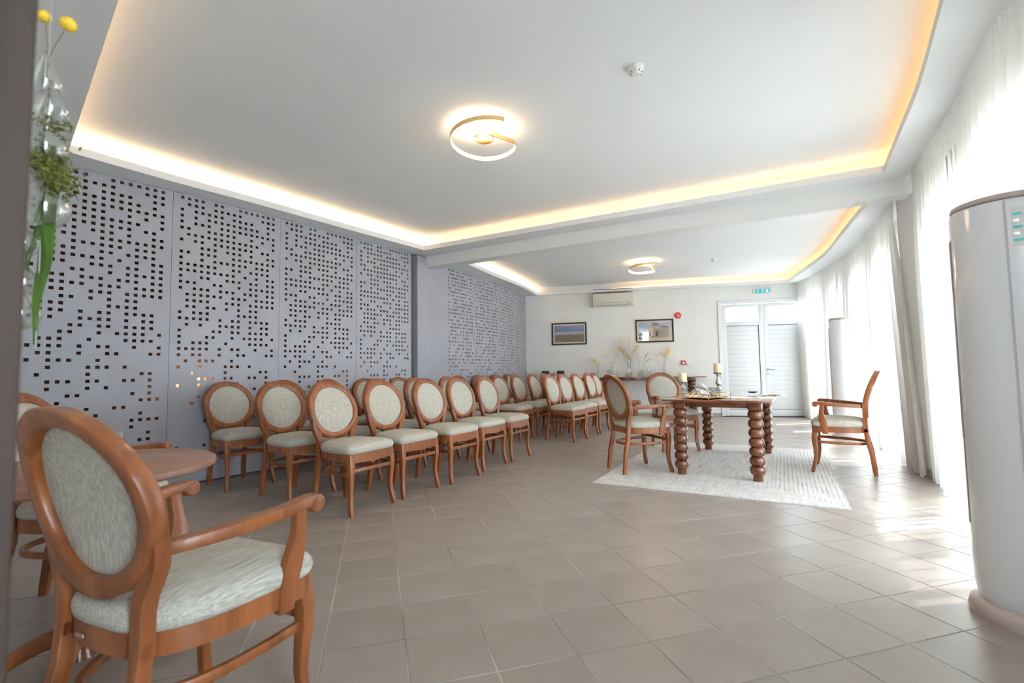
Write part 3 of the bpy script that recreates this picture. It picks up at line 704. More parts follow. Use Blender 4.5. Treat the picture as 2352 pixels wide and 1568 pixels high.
put('a', 3.265, 4.745, 143, 'armchair in profile on the right of the bobbin-leg table, beside the curtains', 'oval-backed armchairs', .0102)
put('a', 2.04, 6.18, -82.7, 'armchair behind the bobbin-leg table, facing the camera', 'oval-backed armchairs', .0102)

# ------------------------------------------------------------------ cafe table and tumbler
t = thing('cafe_table', 'round wooden cafe table partly hidden behind the large foreground armchair', 'table', (-1.546, 1.74, 0))
bm = B(); lathe(bm, [(0, .690), (.385, .690), (.398, .697), (.40, .706), (.398, .716), (.388, .722), (0, .722)], 72); obj('tabletop', bm, m_lam, t, smooth=40)
bm = B(); lathe(bm, [(0, .06), (.05, .06), (.035, .10), (.03, .2), (.03, .6), (.05, .66), (.13, .685), (.13, .69), (0, .69)], 32); obj('pedestal', bm, m_dark, t)
for k in range(4):
    an = k * PI / 2 + .5; ca, sa = math.cos(an), math.sin(an); P = smoothpts([(.02 * ca, .02 * sa, .13), (.09 * ca, .09 * sa, .135), (.18 * ca, .18 * sa, .09), (.27 * ca, .27 * sa, .028), (.31 * ca, .31 * sa, .018)], 5)
    bm = B(); sweep(bm, P, [rsec(.024 - .006 * i / len(P), .030 - .014 * i / len(P), .008) for i in range(len(P))]); bmesh.ops.recalc_face_normals(bm, faces=bm.faces); obj('curved_foot', bm, m_wood, t, smooth=50)

bm = B(); lathe(bm, [(0, .004), (.026, .004), (.034, .095), (.036, .095), (.029, 0), (0, 0)], 28); o = obj('glass_tumbler', bm, m_vase, None, loc=(-1.60, 1.92, .722)); tag(o, 'clear glass tumbler on the round cafe table', 'glass')

# ------------------------------------------------------------------ bobbin-leg tables
def bobbin_leg(h, r=.066, n=7, foot=.05, blk=.07):
    bm = B(); prof = [(0, 0), (.040, 0), (.042, .008), (.040, .03), (.043, foot)]
    z = foot; bh = (h - blk - foot) / n
    for i in range(n):
        for k in range(1, 9):
            a = PI * k / 8; prof.append((.037 + (r - .037) * math.sin(a) ** .92 if k < 8 else .037, z + bh * (1 - math.cos(a)) / 2))
        z += bh
    prof += [(.05, h - blk), (0, h - blk)]
    lathe(bm, prof, 32); box(bm, (0, 0, h - blk / 2), (.118, .118, blk), bev=.006)
    return bm
def bobbin_table(name, label, loc, rz, L, Wd, zt, lx, ly, th=.022, group=None, mt=None, nb=7):
    """L along local x, Wd along local y; leg centres at +-lx, +-ly"""
    t = thing(name, label, 'table', loc, rz, group); h = zt - th
    bm = B(); box(bm, (0, 0, zt - th / 2), (L, Wd, th), bev=.003); obj('tabletop', bm, mt or m_top, t)
    first = None
    for sx in (-1, 1):
        for sy in (-1, 1):
            if first is None: first = obj('leg', bobbin_leg(h, n=nb), m_dark, t, smooth=50); o = first
            else: o = first.copy(); C.objects.link(o); o.parent = t
            o.location = (sx * lx, sy * ly, 0)
    for sy in (-1, 1):
        bm = B(); box(bm, (0, sy * (ly), h - .0275), (2 * lx - .11, .022, .055), bev=.002); obj('apron', bm, m_dark, t)
    for sx in (-1, 1):
        bm = B(); box(bm, (sx * lx, 0, h - .0275), (.022, 2 * ly - .11, .055), bev=.002); obj('apron', bm, m_dark, t)
    return t
TH = math.radians(-31.0)
bobbin_table('bobbin_leg_table', 'polished dark wood table with stacked-ball legs standing on the rug', (2.345, 5.24, .010), TH, .96, 1.86, .728, .332, .80)
bobbin_table('console_table', 'long dark wood console table with glass vases, against the far white wall', FW(-.387, .27), WA, 2.85, .44, .865, 1.17, .15, nb=9)
bobbin_table('side_table', 'lower dark wood table with black speakers, in the far left corner', FW(-2.08, .33), WA, .60, .56, .735, .23, .20, nb=7)

# ------------------------------------------------------------------ rug
def rug_mat():
    m, n, l, b = nt('woven_rug'); RW_, RL_ = 1.95, 2.80
    tc = n.new('ShaderNodeTexCoord'); sp = n.new('ShaderNodeSeparateXYZ'); l.new(tc.outputs['Object'], sp.inputs[0])
    def mth(op, a, b_=None, c=None):
        q = n.new('ShaderNodeMath'); q.operation = op
        for k, v in enumerate((a, b_, c)):
            if v is None: continue
            if isinstance(v, (int, float)): q.inputs[k].default_value = v
            else: l.new(v, q.inputs[k])
        return q.outputs[0]
    dx = mth('SUBTRACT', RW_ / 2, mth('ABSOLUTE', sp.outputs[0])); dy = mth('SUBTRACT', RL_ / 2, mth('ABSOLUTE', sp.outputs[1]))
    d = mth('MINIMUM', dx, dy)
    st = mth('SINE', mth('MULTIPLY', d, 2 * PI / .034))
    bandmask = mth('LESS_THAN', d, .52)
    nz = n.new('ShaderNodeTexNoise'); nz.inputs['Scale'].default_value = 9; nz.inputs['Detail'].default_value = 6; l.new(tc.outputs['Object'], nz.inputs['Vector'])
    w = n.new('ShaderNodeTexNoise'); w.inputs['Detail'].default_value = 4; mp = n.new('ShaderNodeMapping'); mp.inputs['Scale'].default_value = (55, 2.5, 1); l.new(tc.outputs['Object'], mp.inputs[0]); l.new(mp.outputs[0], w.inputs['Vector']); w.inputs['Scale'].default_value = 1
    lines = mth('MULTIPLY', mth('GREATER_THAN', st, .55), bandmask)
    nn = n.new('ShaderNodeMapRange'); nn.inputs[1].default_value = .36; nn.inputs[2].default_value = .58; l.new(nz.outputs[0], nn.inputs[0])
    la = mth('MULTIPLY', mth('MULTIPLY', lines, nn.outputs[0]), .75)
    wm = n.new('ShaderNodeMapRange'); wm.inputs[1].default_value = .50; wm.inputs[2].default_value = .66; l.new(w.outputs[0], wm.inputs[0])
    st2 = mth('MULTIPLY', wm.outputs[0], mth('SUBTRACT', .60, mth('MULTIPLY', bandmask, .3)))
    tot = mth('MINIMUM', mth('ADD', la, st2), 1)
    c1 = n.new('ShaderNodeMix'); c1.data_type = 'RGBA'; c1.inputs['A'].default_value = (0.70, 0.675, 0.645, 1); c1.inputs['B'].default_value = (0.34, 0.325, 0.32, 1); l.new(tot, c1.inputs['Factor'])
    be = n.new('ShaderNodeMix'); be.data_type = 'RGBA'; be.inputs['B'].default_value = (0.66, 0.55, 0.40, 1); l.new(c1.outputs['Result'], be.inputs['A'])
    bn = n.new('ShaderNodeTexNoise'); bn.inputs['Scale'].default_value = 2.2; l.new(tc.outputs['Object'], bn.inputs['Vector']); bmr = n.new('ShaderNodeMapRange'); bmr.inputs[1].default_value = .5; bmr.inputs[2].default_value = .8; bmr.inputs[4].default_value = .35; l.new(bn.outputs[0], bmr.inputs[0]); l.new(bmr.outputs[0], be.inputs['Factor'])
    l.new(be.outputs['Result'], b.inputs['Base Color']); b.inputs['Roughness'].default_value = .95; b.inputs['Specular IOR Level'].default_value = .1
    fz = n.new('ShaderNodeTexNoise'); fz.inputs['Scale'].default_value = 220; l.new(tc.outputs['Object'], fz.inputs['Vector']); bp = n.new('ShaderNodeBump'); bp.inputs['Strength'].default_value = .5; bp.inputs['Distance'].default_value = .004; l.new(fz.outputs[0], bp.inputs['Height']); l.new(bp.outputs[0], b.inputs['Normal'])
    return m
bm = B(); nx, ny = 60, 86; RWd, RLn = 1.95, 2.80
rg = random.Random(4); top = [[bm.verts.new((-RWd / 2 + RWd * i / nx + (rg.uniform(-.003, .003) if i in (0, nx) else 0), -RLn / 2 + RLn * j / ny + (rg.uniform(-.003, .003) if j in (0, ny) else 0), .008 + .0012 * math.sin(i * .9) * math.sin(j * .7))) for j in range(ny + 1)] for i in range(nx + 1)]
for i in range(nx):
    for j in range(ny): bm.faces.new((top[i][j], top[i + 1][j], top[i + 1][j + 1], top[i][j + 1]))
edge = [top[i][0] for i in range(nx + 1)] + [top[nx][j] for j in range(1, ny + 1)] + [top[i][ny] for i in range(nx - 1, -1, -1)] + [top[0][j] for j in range(ny - 1, 0, -1)]
low = [bm.verts.new((v.co.x * 1.002, v.co.y * 1.002, 0.0006)) for v in edge]
for i in range(len(edge)): j = (i + 1) % len(edge); bm.faces.new((edge[j], edge[i], low[i], low[j]))
bm.faces.new(low[::-1])
ra = math.radians(-29.6); c0 = Vector((.726, 4.447)) + Vector((math.cos(ra), math.sin(ra))) * RWd / 2 + Vector((-math.sin(ra), math.cos(ra))) * RLn / 2
o = obj('area_rug', bm, rug_mat(), None, loc=(c0.x, c0.y, 0), rz=ra); tag(o, 'pale grey and beige distressed rug with line borders under the bobbin-leg table', 'rug')

# ------------------------------------------------------------------ things on the main table
ZT = .738
ta = Vector((-.2, .34)).normalized(); tb_ = Vector((.3, .2)).normalized(); pn = Vector((1.825, 4.475)); tw, tl = .36, .36
ctr = pn + ta * tl / 2 + tb_ * tw / 2
t = thing('gold_tray', 'mirrored tray with a looped gold wire rim holding candles and white petals', 'tray', (ctr.x, ctr.y, ZT), math.atan2(tb_.y, tb_.x))
bm = B(); box(bm, (0, 0, .015), (tw, tl, .006)); obj('mirror_plate', bm, m_mirror, t, smooth=0)
bm = B(); hw, hl = tw / 2, tl / 2
for z in (.015, .019): tube(bm, [(-hw, -hl, z), (hw, -hl, z), (hw, hl, z), (-hw, hl, z)], .003, 6, closed=True)
obj('base_rim', bm, m_gold, t)
bm = B()
for (ax, ay), (bx_, by_) in (((-hw, -hl), (hw, -hl)), ((hw, -hl), (hw, hl)), ((hw, hl), (-hw, hl)), ((-hw, hl), (-hw, -hl))):
    for sg in (0, 1):
        pts = []
        for k in range(33):
            f = k / 32; x, y = ax + (bx_ - ax) * f, ay + (by_ - ay) * f
            u = (f - .5) / .16
            z = .052 if sg == 0 else .018
            if abs(u) < 1.5: z = .035 + (.017 if sg == 0 else -.017) * math.cos(PI * u / 1.0) * -1 if abs(u) < 1 else z
            pts.append((x, y, z))
        tube(bm, pts, .0024, 6)
for sx in (-1, 1):
    for sy in (-1, 1):
        tube(bm, [(sx * hw, sy * hl, .0), (sx * hw, sy * hl, .054)], .0028, 6)
obj('looped_rail', bm, m_gold, t)
for sx in (-1, 1):
    for sy in (-1, 1):
        bm = B(); lathe(bm, [(0, 0), (.006, .002), (.008, .006), (.006, .010), (0, .012)], 12, c=(sx * hw, sy * hl, 0)); obj('foot', bm, m_gold, t)
def holder(x, y, h, m, label, r=.038):
    z0 = ZT + .0185
    bm = B(); lathe(bm, [(0, 0), (r * 1.15, 0), (r * 1.2, .006), (r * .8, .014), (r * .4, h * .14), (r * .3, h * .17), (r * .62, h * .22), (r * .72, h * .28), (r * .6, h * .34), (r * .28, h * .38), (r * .5, h * .44), (r * .78, h * .52), (r * .6, h * .66), (r * .36, h * .76), (r * .30, h * .82), (r * .5, h * .85), (r * .3, h * .88), (r * .9, h * .93), (r * 1.2, h * .97), (r * 1.22, h), (r * 1.1, h), (r * .95, h * .965), (0, h * .96)], 32)
    o = obj('candle_holder', bm, m, None, smooth=50, loc=(x, y, z0)); tag(o, label, 'candle holder', 'baluster candle holders')
    return z0 + h * .965
def candle(x, y, z, h, label, r=.0385):
    t = thing('pillar_candle', label, 'candle', (x, y, z), 0, 'ivory pillar candles')
    bm = B(); lathe(bm, [(0, 0), (r, 0), (r, h - .003), (r - .003, h), (r * .6, h - .003), (0, h - .004)], 36); obj('wax', bm, m_candle, t, smooth=40)
    bm = B(); tube(bm, [(0, 0, h - .004), (.001, 0, h + .008)], .001, 5); obj('wick', bm, m_black, t)
h1 = (1.715, 4.80); h2 = (2.12, 4.915)
z1 = holder(*h1, .150, m_cut, 'short clear glass candle holder on the gold tray')
candle(*h1, z1, .090, 'ivory pillar candle on the short glass holder')
z2 = holder(*h2, .235, m_merc, 'tall silvered glass candle holder on the far right of the gold tray')
candle(*h2, z2, .098, 'ivory pillar candle raised on the tall silvered holder')
# white petals
t = thing('petal_cluster', 'heap of large white petals lying on the gold tray', 'flowers', (1.865, 4.725, ZT + .0185))
rp = random.Random(11)
for k in range(38):
    bm = B(); L = rp.uniform(.060, .085); w = L * .48; a = rp.uniform(0, 2 * PI); rr = rp.uniform(0, .085); zz = max(.008, .095 * (1 - (rr / .10) ** 2) * rp.uniform(.35, 1)); tl_ = rp.uniform(.1, 1.0)
    vv = [[bm.verts.new((w * (u / 3) * math.sin(PI * (v + .35) / 6.7), L * (v / 6 - .5), .014 * ((u / 3) ** 2 + (v / 6 - .5) ** 2 * 2))) for u in range(-3, 4)] for v in range(7)]
    for v in range(6):
        for u in range(6): bm.faces.new((vv[v][u], vv[v][u + 1], vv[v + 1][u + 1], vv[v + 1][u]))
    bmesh.ops.transform(bm, matrix=Matrix.Translation((rr * math.cos(a), rr * math.sin(a), zz)) @ Matrix.Rotation(a - PI / 2, 4, 'Z') @ Matrix.Rotation(-tl_, 4, 'X'), verts=bm.verts)
    mn = min(v.co.z for v in bm.verts)
    if mn < .001: bmesh.ops.translate(bm, vec=(0, 0, .001 - mn), verts=bm.verts)
    obj('petal', bm, m_petal, t, smooth=80)
bm = B(); s_ = .04
for (c_, sz) in (((0, 0, .004), (.08, .08, .004)), ((s_, 0, .045), (.004, .08, .08)), ((-s_, 0, .045), (.004, .08, .08)), ((0, s_, .045), (.08, .004, .08)), ((0, -s_, .045), (.08, .004, .08))): box(bm, c_, sz)
o = obj('acrylic_box', bm, m_acr, None, smooth=0, loc=(2.035, 4.825, ZT + .0182), rz=.6); tag(o, 'small clear acrylic box standing on the gold tray beside the petals', 'box')
bm = B(); tube(bm, [(-.045, 0, .007), (.05, 0, .007)], .006, 8); box(bm, (0, 0, .005), (.07, .02, .01), bev=.002)
o = obj('gold_pen', bm, m_goldp, None, loc=(2.14, 4.47, ZT + .001), rz=-.35); tag(o, 'gold pen lying on the table in front of the tray', 'pen')
t = thing('footed_dish', 'tiny dark metal dish on three feet on the polished table', 'dish', (2.56, 5.10, ZT))
bm = B(); lathe(bm, [(0, .022), (.02, .023), (.04, .030), (.052, .038), (.05, .040), (.038, .034), (.02, .028), (0, .027)], 28); obj('bowl', bm, m_dark, t, smooth=60)
for k in range(3):
    bm = B(); a = k * 2.094 + .5; tube(bm, [(.02 * math.cos(a), .02 * math.sin(a), .025), (.03 * math.cos(a), .03 * math.sin(a), .0)], .003, 6); obj('foot', bm, m_metal, t)
t = thing('paper_pad', 'thin flat plate near the right edge of the polished table', 'plate', (2.74, 5.00, ZT), TH)
bm = B(); box(bm, (0, 0, .004), (.24, .17, .008), bev=.002); obj('board', bm, m_mirror, t); bm = B(); box(bm, (0, .01, .011), (.12, .08, .006), bev=.002); obj('gold_strip', bm, m_goldp, t)

# ------------------------------------------------------------------ far wall things
def wthing(name, label, cat, s, off, z, group=None): return thing(name, label, cat, FW(s, off, z), WA, group)
# flat polygon print on a board: list of (poly in 0..1 coords, material)
def fl(bm, pts, W_, H_, y, mi):
    vs = [bm.verts.new(((p[0] - .5) * W_, y, (p[1] - .5) * H_)) for p in pts]; f = bm.faces.new(vs); f.material_index = mi
    f.normal_update()
    if f.normal.y > 0: f.normal_flip()
def framed(label, s, z, W_, H_, paint, mats):
    t = wthing('framed_picture', label, 'picture', s, .0, z, 'framed pictures on the far wall')
    fw = .032
    for c_, sz in (((0, -.014, H_ / 2 - fw / 2), (W_, .026, fw)), ((0, -.014, -H_ / 2 + fw / 2), (W_, .026, fw)), ((W_ / 2 - fw / 2, -.014, 0), (fw, .026, H_ - 2 * fw)), ((-W_ / 2 + fw / 2, -.014, 0), (fw, .026, H_ - 2 * fw))):
        bm = B(); box(bm, c_, sz, bev=.003); obj('frame_bar', bm, m_blackp, t)
    bm = B(); b2(bm, -W_ / 2 + fw, W_ / 2 - fw, -.010, -.002, -H_ / 2 + fw, H_ / 2 - fw); obj('mount', bm, m_mount, t, smooth=0)
    bm = B(); paint(bm, W_ - 2 * fw - .056, H_ - 2 * fw - .056); obj('print', bm, mats, t, smooth=0)
    bm = B(); b2(bm, -W_ / 2 + fw, W_ / 2 - fw, -.0155, -.0145, -H_ / 2 + fw, H_ / 2 - fw); obj('glass', bm, glass('picture_glass', refl=.03), t, smooth=0)
ms = [noise_mat('print_sky', (0.17, 0.24, 0.44), (0.30, 0.38, 0.55), (2, 2, 5), .6), noise_mat('print_haze', (0.45, 0.52, 0.62), (0.52, 0.58, 0.66), (3, 3, 3), .6), noise_mat('print_field', (0.20, 0.135, 0.085), (0.33, 0.245, 0.17), (30, 30, 90), .6), mat('print_town', (0.62, 0.60, 0.58), .6), mat('print_ruin', (0.30, 0.19, 0.12), .6)]
def paint1(bm, w, h):
    fl(bm, [(0, .62), (1, .62), (1, 1), (0, 1)], w, h, -.0106, 0); fl(bm, [(0, .46), (1, .46), (1, .62), (0, .62)], w, h, -.0106, 1); fl(bm, [(0, 0), (1, 0), (1, .46), (0, .46)], w, h, -.0106, 2)
    r = random.Random(2)
    fl(bm, [(0, .43), (1, .46), (1, .50), (0, .48)], w, h, -.0109, 4)
    for k in range(16):
        x = k / 16 + r.uniform(0, .03); fl(bm, [(x, .44), (x + .045, .44), (x + .045, .48), (x, .48)], w, h, -.0112, 3)
    fl(bm, [(.26, .42), (.30, .42), (.30, .50), (.26, .50)], w, h, -.0114, 4)
framed('framed landscape photograph of a brown plain under blue sky, left on the far wall', -1.775, 1.855, .79, .505, paint1, ms)
mc = [noise_mat('print_sky2', (0.36, 0.50, 0.72), (0.74, 0.76, 0.80), (4, 4, 4), .6), noise_mat('print_stone', (0.36, 0.31, 0.27), (0.56, 0.50, 0.44), (60, 60, 60), .6), noise_mat('print_sunlit', (0.70, 0.42, 0.24), (0.80, 0.55, 0.35), (50, 50, 50), .6), mat('print_shadow', (0.12, 0.09, 0.08), .6), noise_mat('print_ground', (0.66, 0.44, 0.32), (0.76, 0.58, 0.46), (20, 20, 20), .6), noise_mat('print_dome', (0.26, 0.18, 0.14), (0.36, 0.27, 0.22), (50, 50, 50), .6)]
def paint2(bm, w, h):
    fl(bm, [(0, .2), (1, .2), (1, 1), (0, 1)], w, h, -.0106, 0); fl(bm, [(0, 0), (1, 0), (1, .22), (0, .26)], w, h, -.0108, 4)
    fl(bm, [(0, .24), (.28, .24), (.28, .38), (.16, .40), (0, .36)], w, h, -.0110, 3); fl(bm, [(.12, .25), (.28, .24), (.28, .36), (.12, .36)], w, h, -.0112, 1)
    fl(bm, [(.28, .22), (.47, .12), (.47, .76), (.38, .78), (.28, .58)], w, h, -.0114, 2)
    fl(bm, [(.47, .12), (.72, .10), (.72, .66), (.58, .60), (.47, .68)], w, h, -.0114, 1)
    fl(bm, [(.68, .10), (.95, .12), (.95, .66), (.86, .74), (.70, .72)], w, h, -.0116, 1)
    fl(bm, [(.67, .68), (.97, .66), (.93, .72), (.80, .80), (.70, .76)], w, h, -.0118, 5)
    fl(bm, [(.41, .70), (.66, .72), (.66, .80), (.43, .82)], w, h, -.0118, 1)
    fl(bm, [(.41, .80)] + [(.535 + .13 * math.cos(a), .81 + .15 * math.sin(a)) for a in [PI * k / 10 for k in range(10, -1, -1)]], w, h, -.0120, 5)
    fl(bm, [(.55, .20), (.60, .20), (.60, .48), (.575, .53), (.55, .48)], w, h, -.0122, 3); fl(bm, [(.335, .22), (.37, .20), (.37, .46), (.335, .46)], w, h, -.0122, 3)
    fl(bm, [(.40, .14), (.46, .12), (.46, .22), (.40, .22)], w, h, -.0124, 3)
    fl(bm, [(0, .02), (.1, .02), (.08, .14), (.03, .18), (0, .2)], w, h, -.0124, 3)
framed('framed photograph of a small domed stone church, above the vases on the far wall', .09, 1.862, .80, .505, paint2, mc)
# split air conditioner
t = wthing('wall_air_conditioner', 'cream wall-mounted split air conditioner near the ceiling on the far wall', 'air conditioner', -.785, 0, 2.435)
prof = [(0, 0), (-.06, 0), (-.13, .012), (-.185, .05), (-.198, .10), (-.20, .255), (-.185, .272), (-.15, .285), (0, .285)]
bm = B(); n = len(prof); A = [bm.verts.new((-.43, y, z)) for y, z in prof]; Bv = [bm.verts.new((.43, y, z)) for y, z in prof]
for i in range(n): j = (i + 1) % n; bm.faces.new((A[i], A[j], Bv[j], Bv[i]))
bm.faces.new(A); bm.faces.new(Bv); bmesh.ops.recalc_face_normals(bm, faces=bm.faces); obj('casing', bm, m_acs, t, smooth=30)
bm = B(); b2(bm, -.43, .43, -.202, -.199, .088, .270, bev=.001); obj('front_panel', bm, m_acs, t)
bm = B(); sweep(bm, [(-.385, -.172, .036), (.33, -.172, .036)], rsec(.022, .003, .001), up=(0, -.75, .65)); obj('louvre', bm, m_acs, t)
bm = B(); b2(bm, -.39, .335, -.196, -.190, .068, .071); b2(bm, -.39, .335, -.142, -.139, .010, .013); b2(bm, .332, .336, -.196, -.15, .03, .07); obj('louvre_gap', bm, m_gap, t, smooth=0)
bm = B(); b2(bm, -.41, .41, -.165, -.02, .284, .287); obj('top_grille', bm, m_gap, t, smooth=0)
bm = B(); b2(bm, -.02, .02, -.2035, -.202, .196, .202); b2(bm, .37, .41, -.2035, -.202, .150, .153); obj('printed_mark', bm, m_metal, t, smooth=0)
bm = B(); b2(bm, -.012, .012, -.2035, -.202, .112, .117); obj('indicator', bm, m_blue, t, smooth=0)
# alarm sounder, call point, blank plate, exit sign
t = wthing('alarm_sounder', 'round red fire alarm sounder beside the church picture', 'alarm', .586, 0, 2.18)
mt = Matrix.Rotation(PI / 2, 4, 'X')
bm = B(); lathe(bm, [(0, 0), (.066, 0), (.068, .03), (.060, .05), (.045, .052), (.042, .048), (0, .046)], 36, mt=mt); obj('body', bm, m_red, t, smooth=40)
bm = B(); lathe(bm, [(0, .046), (.042, .048), (.038, .058), (.012, .062), (.010, .058), (0, .058)], 32, mt=mt); obj('lens', bm, m_redl, t, smooth=40)
t = wthing('fire_call_point', 'red square fire alarm call point above the console table', 'alarm button', .664, 0, 1.157)
bm = B(); b2(bm, -.044, .044, -.03, 0, -.045, .045, bev=.004); obj('housing', bm, m_red, t); bm = B(); b2(bm, -.028, .028, -.033, -.028, -.025, .012, bev=.001); obj('press_plate', bm, m_plate, t)
bm = B(); b2(bm, -.004, .004, -.033, -.028, .026, .032); obj('lamp_mark', bm, m_plate, t, smooth=0)
t = wthing('switch_plate', 'white blank wall plate right of the red call point', 'switch plate', .760, 0, 1.150)
bm = B(); b2(bm, -.041, .041, -.008, 0, -.042, .042, bev=.003); obj('plate', bm, m_plate, t)
for sx in (-1, 1): bm = B(); lathe(bm, [(0, .008), (.004, .008), (.004, .010), (0, .011)], 10, c=(0, 0, 0), mt=Matrix.Translation((sx * .03, 0, 0)) @ mt); obj('screw', bm, m_metal, t)
t = wthing('exit_sign', 'teal emergency exit sign with running figure above the white double doors', 'sign', 2.288, 0, 2.625)
m_teal = mat('teal_sign', (0.03, 0.42, 0.46), .4, emit=(0.03, 0.42, 0.46), es=.25); m_sw = mat('sign_white', (0.85, 0.95, 0.92), .5, emit=(.85, .95, .92), es=.2)
bm = B(); b2(bm, -.178, .178, -.05, 0, -.052, .052, bev=.006); obj('housing', bm, m_plate, t)
bm = B(); b2(bm, -.145, .148, -.054, -.049, -.040, .040, bev=.001); obj('sign_face', bm, m_teal, t)
bm = B(); Wp, Hp = .29, .08
def sgn(pts): fl(bm, [((x + .145) / Wp, (z + .04) / Hp) for x, z in pts], Wp, Hp, -.0548, 0)
sgn([(-.082 + .007 * math.cos(a), .024 + .007 * math.sin(a)) for a in [2 * PI * k / 10 for k in range(10)]])
sgn([(-.095, .016), (-.083, .018), (-.092, -.004), (-.104, -.004)]); sgn([(-.104, -.004), (-.092, -.006), (-.084, -.018), (-.076, -.030), (-.083, -.032), (-.096, -.016)]); sgn([(-.104, -.004), (-.098, -.008), (-.112, -.022), (-.124, -.024), (-.122, -.018), (-.112, -.014)])
sgn([(-.095, .016), (-.108, .010), (-.114, -.002), (-.110, -.003), (-.104, .005), (-.096, .008)]); sgn([(-.085, .016), (-.074, .004), (-.064, .008), (-.066, .012), (-.075, .010), (-.082, .018)])
sgn([(-.008, .030), (.012, .030), (.012, -.008), (.022, -.008), (.002, -.030), (-.018, -.008), (-.008, -.008)])
sgn([(.062, .030), (.082, .030), (.082, -.030), (.062, -.030)]); sgn([(.086, .030), (.108, .030), (.108, -.030), (.086, -.030)])
obj('pictogram', bm, m_sw, t, smooth=0)
# double door
dr = struct('door_1', loc=FW(0), rz=WA)
def strips(nm, lst, mt_, par, bev=.002):
    for q in lst: bm = B(); b2(bm, *q, bev=bev); obj(nm, bm, mt_, par)
strips('frame_member', [(1.41, 1.475, -.015, .12, 0, 2.445), (3.10, 3.16, -.015, .12, 0, 2.445), (1.475, 3.10, -.015, .12, 2.385, 2.445), (1.40, 3.17, -.022, -.006, 2.43, 2.452), (1.40, 1.425, -.022, -.006, 0, 2.452)], m_door, dr)
def leaf(x0, x1, y, handle):
    lf = D.objects.new('door_leaf', None); C.objects.link(lf); lf.parent = dr; st = .085
    strips('stile', [(x0, x0 + st, y, y + .05, .015, 2.375), (x1 - st, x1, y, y + .05, .015, 2.375)], m_door, lf)
    strips('rail', [(x0 + st, x1 - st, y, y + .05, .015, .145), (x0 + st, x1 - st, y, y + .05, 1.915, 2.0), (x0 + st, x1 - st, y, y + .05, 2.305, 2.375)], m_door, lf)
    bm = B(); b2(bm, x0 + st, x1 - st, y + .022, y + .028, 2.0, 2.305); obj('glass_pane', bm, m_pane, lf, smooth=0)
    n = 18; z0, z1 = .150, 1.908
    for k in range(n):
        a = z0 + (z1 - z0) * k / n; b = z0 + (z1 - z0) * (k + 1) / n
        bm = B(); b2(bm, x0 + st + .004, x1 - st - .006, y + .014, y + .03, a + .0010, b - .0010, bev=.0012); obj('plank', bm, m_door, lf)
    bm = B(); b2(bm, x0 + st, x1 - st, y + .032, y + .036,   .14, 1.915); obj('panel_gasket', bm, m_metal, lf, smooth=0)
    strips('gasket', [(x0 + st, x1 - st, y + .004, y + .02, 1.909, 1.916), (x1 - st - .007, x1 - st - .001, y + .004, y + .02, .15, 1.91), (x0 + st, x1 - st, y + .004, y + .02, .143, .149)], m_gap, lf, bev=0)
    if handle:
        bm = B(); lathe(bm, [(0, 0), (.022, 0), (.022, .008), (0, .01)], 20, mt=Matrix.Translation((x0 + .045, y, .982)) @ mt); tube(bm, [(x0 + .045, y - .005, .982), (x0 + .045, y - .045, .982), (x0 + .06, y - .052, .981), (x0 + .165, y - .052, .976)], .0085, 10, up=(0, .1, 1)); obj('lever_handle', bm, m_handle, lf)
        bm = B(); lathe(bm, [(0, 0), (.016, 0), (.016, .008), (.008, .010), (0, .010)], 20, mt=Matrix.Translation((x0 + .045, y, .885)) @ mt); obj('lock_cylinder', bm, m_handle, lf)
    else:
        for z in (.98, 1.93, 2.28): bm = B(); lathe(bm, [(0, -.045), (.009, -.045), (.009, .045), (0, .045)], 12, c=(x0 - .004, y - .008, z)); obj('hinge', bm, m_metal, lf)
leaf(1.478, 2.283, .005, False); leaf(2.289, 3.095, .005, True)
bm = B(); b2(bm, 1.41, 3.16, -.03, .1, 0, .014); obj('threshold', bm, m_gap, dr, smooth=0)
pq = FW(2.28, -.22); ld = D.lights.new('door_portal', 'AREA'); ld.shape = 'RECTANGLE'; ld.size = 1.7; ld.size_y = .4; ld.cycles.is_portal = True
lo_ = D.objects.new('door_portal', ld); C.objects.link(lo_); lo_.location = (pq[0], pq[1], 2.15); lo_.rotation_euler = Vector((-WM.x, -WM.y, 0)).to_track_quat('Z', 'Y').to_euler()
# a green shrub top outside the doors
rs = random.Random(8); bm = B()
for k in range(500):
    a = rs.uniform(0, 2 * PI); r = .55 * rs.random() ** .5; z = rs.uniform(.2, 2.18) * (1 - .25 * (r / .55)); c_ = Vector((r * math.cos(a), r * math.sin(a), z)); d1 = Vector((rs.uniform(-1, 1), rs.uniform(-1, 1), rs.uniform(-.3, 1))).normalized() * .06; d2 = d1.cross(Vector((rs.uniform(-1, 1), 1, .3))).normalized() * .02
    bm.faces.new([bm.verts.new(c_ - d1), bm.verts.new(c_ + d2), bm.verts.new(c_ + d1), bm.verts.new(c_ - d2)])
sh = thing('garden_shrub', 'green shrub outside, its top seen through the right door glass', 'shrub', (*FW(3.05, -1.9)[:2], -.13))
obj('leaves', bm, m_leaf, sh, smooth=0); bm = B(); tube(bm, [(0, 0, 0), (.02, 0, 1.2), (0, .03, 1.9)], [.03, .02, .008], 8); obj('trunk', bm, m_stem, sh)
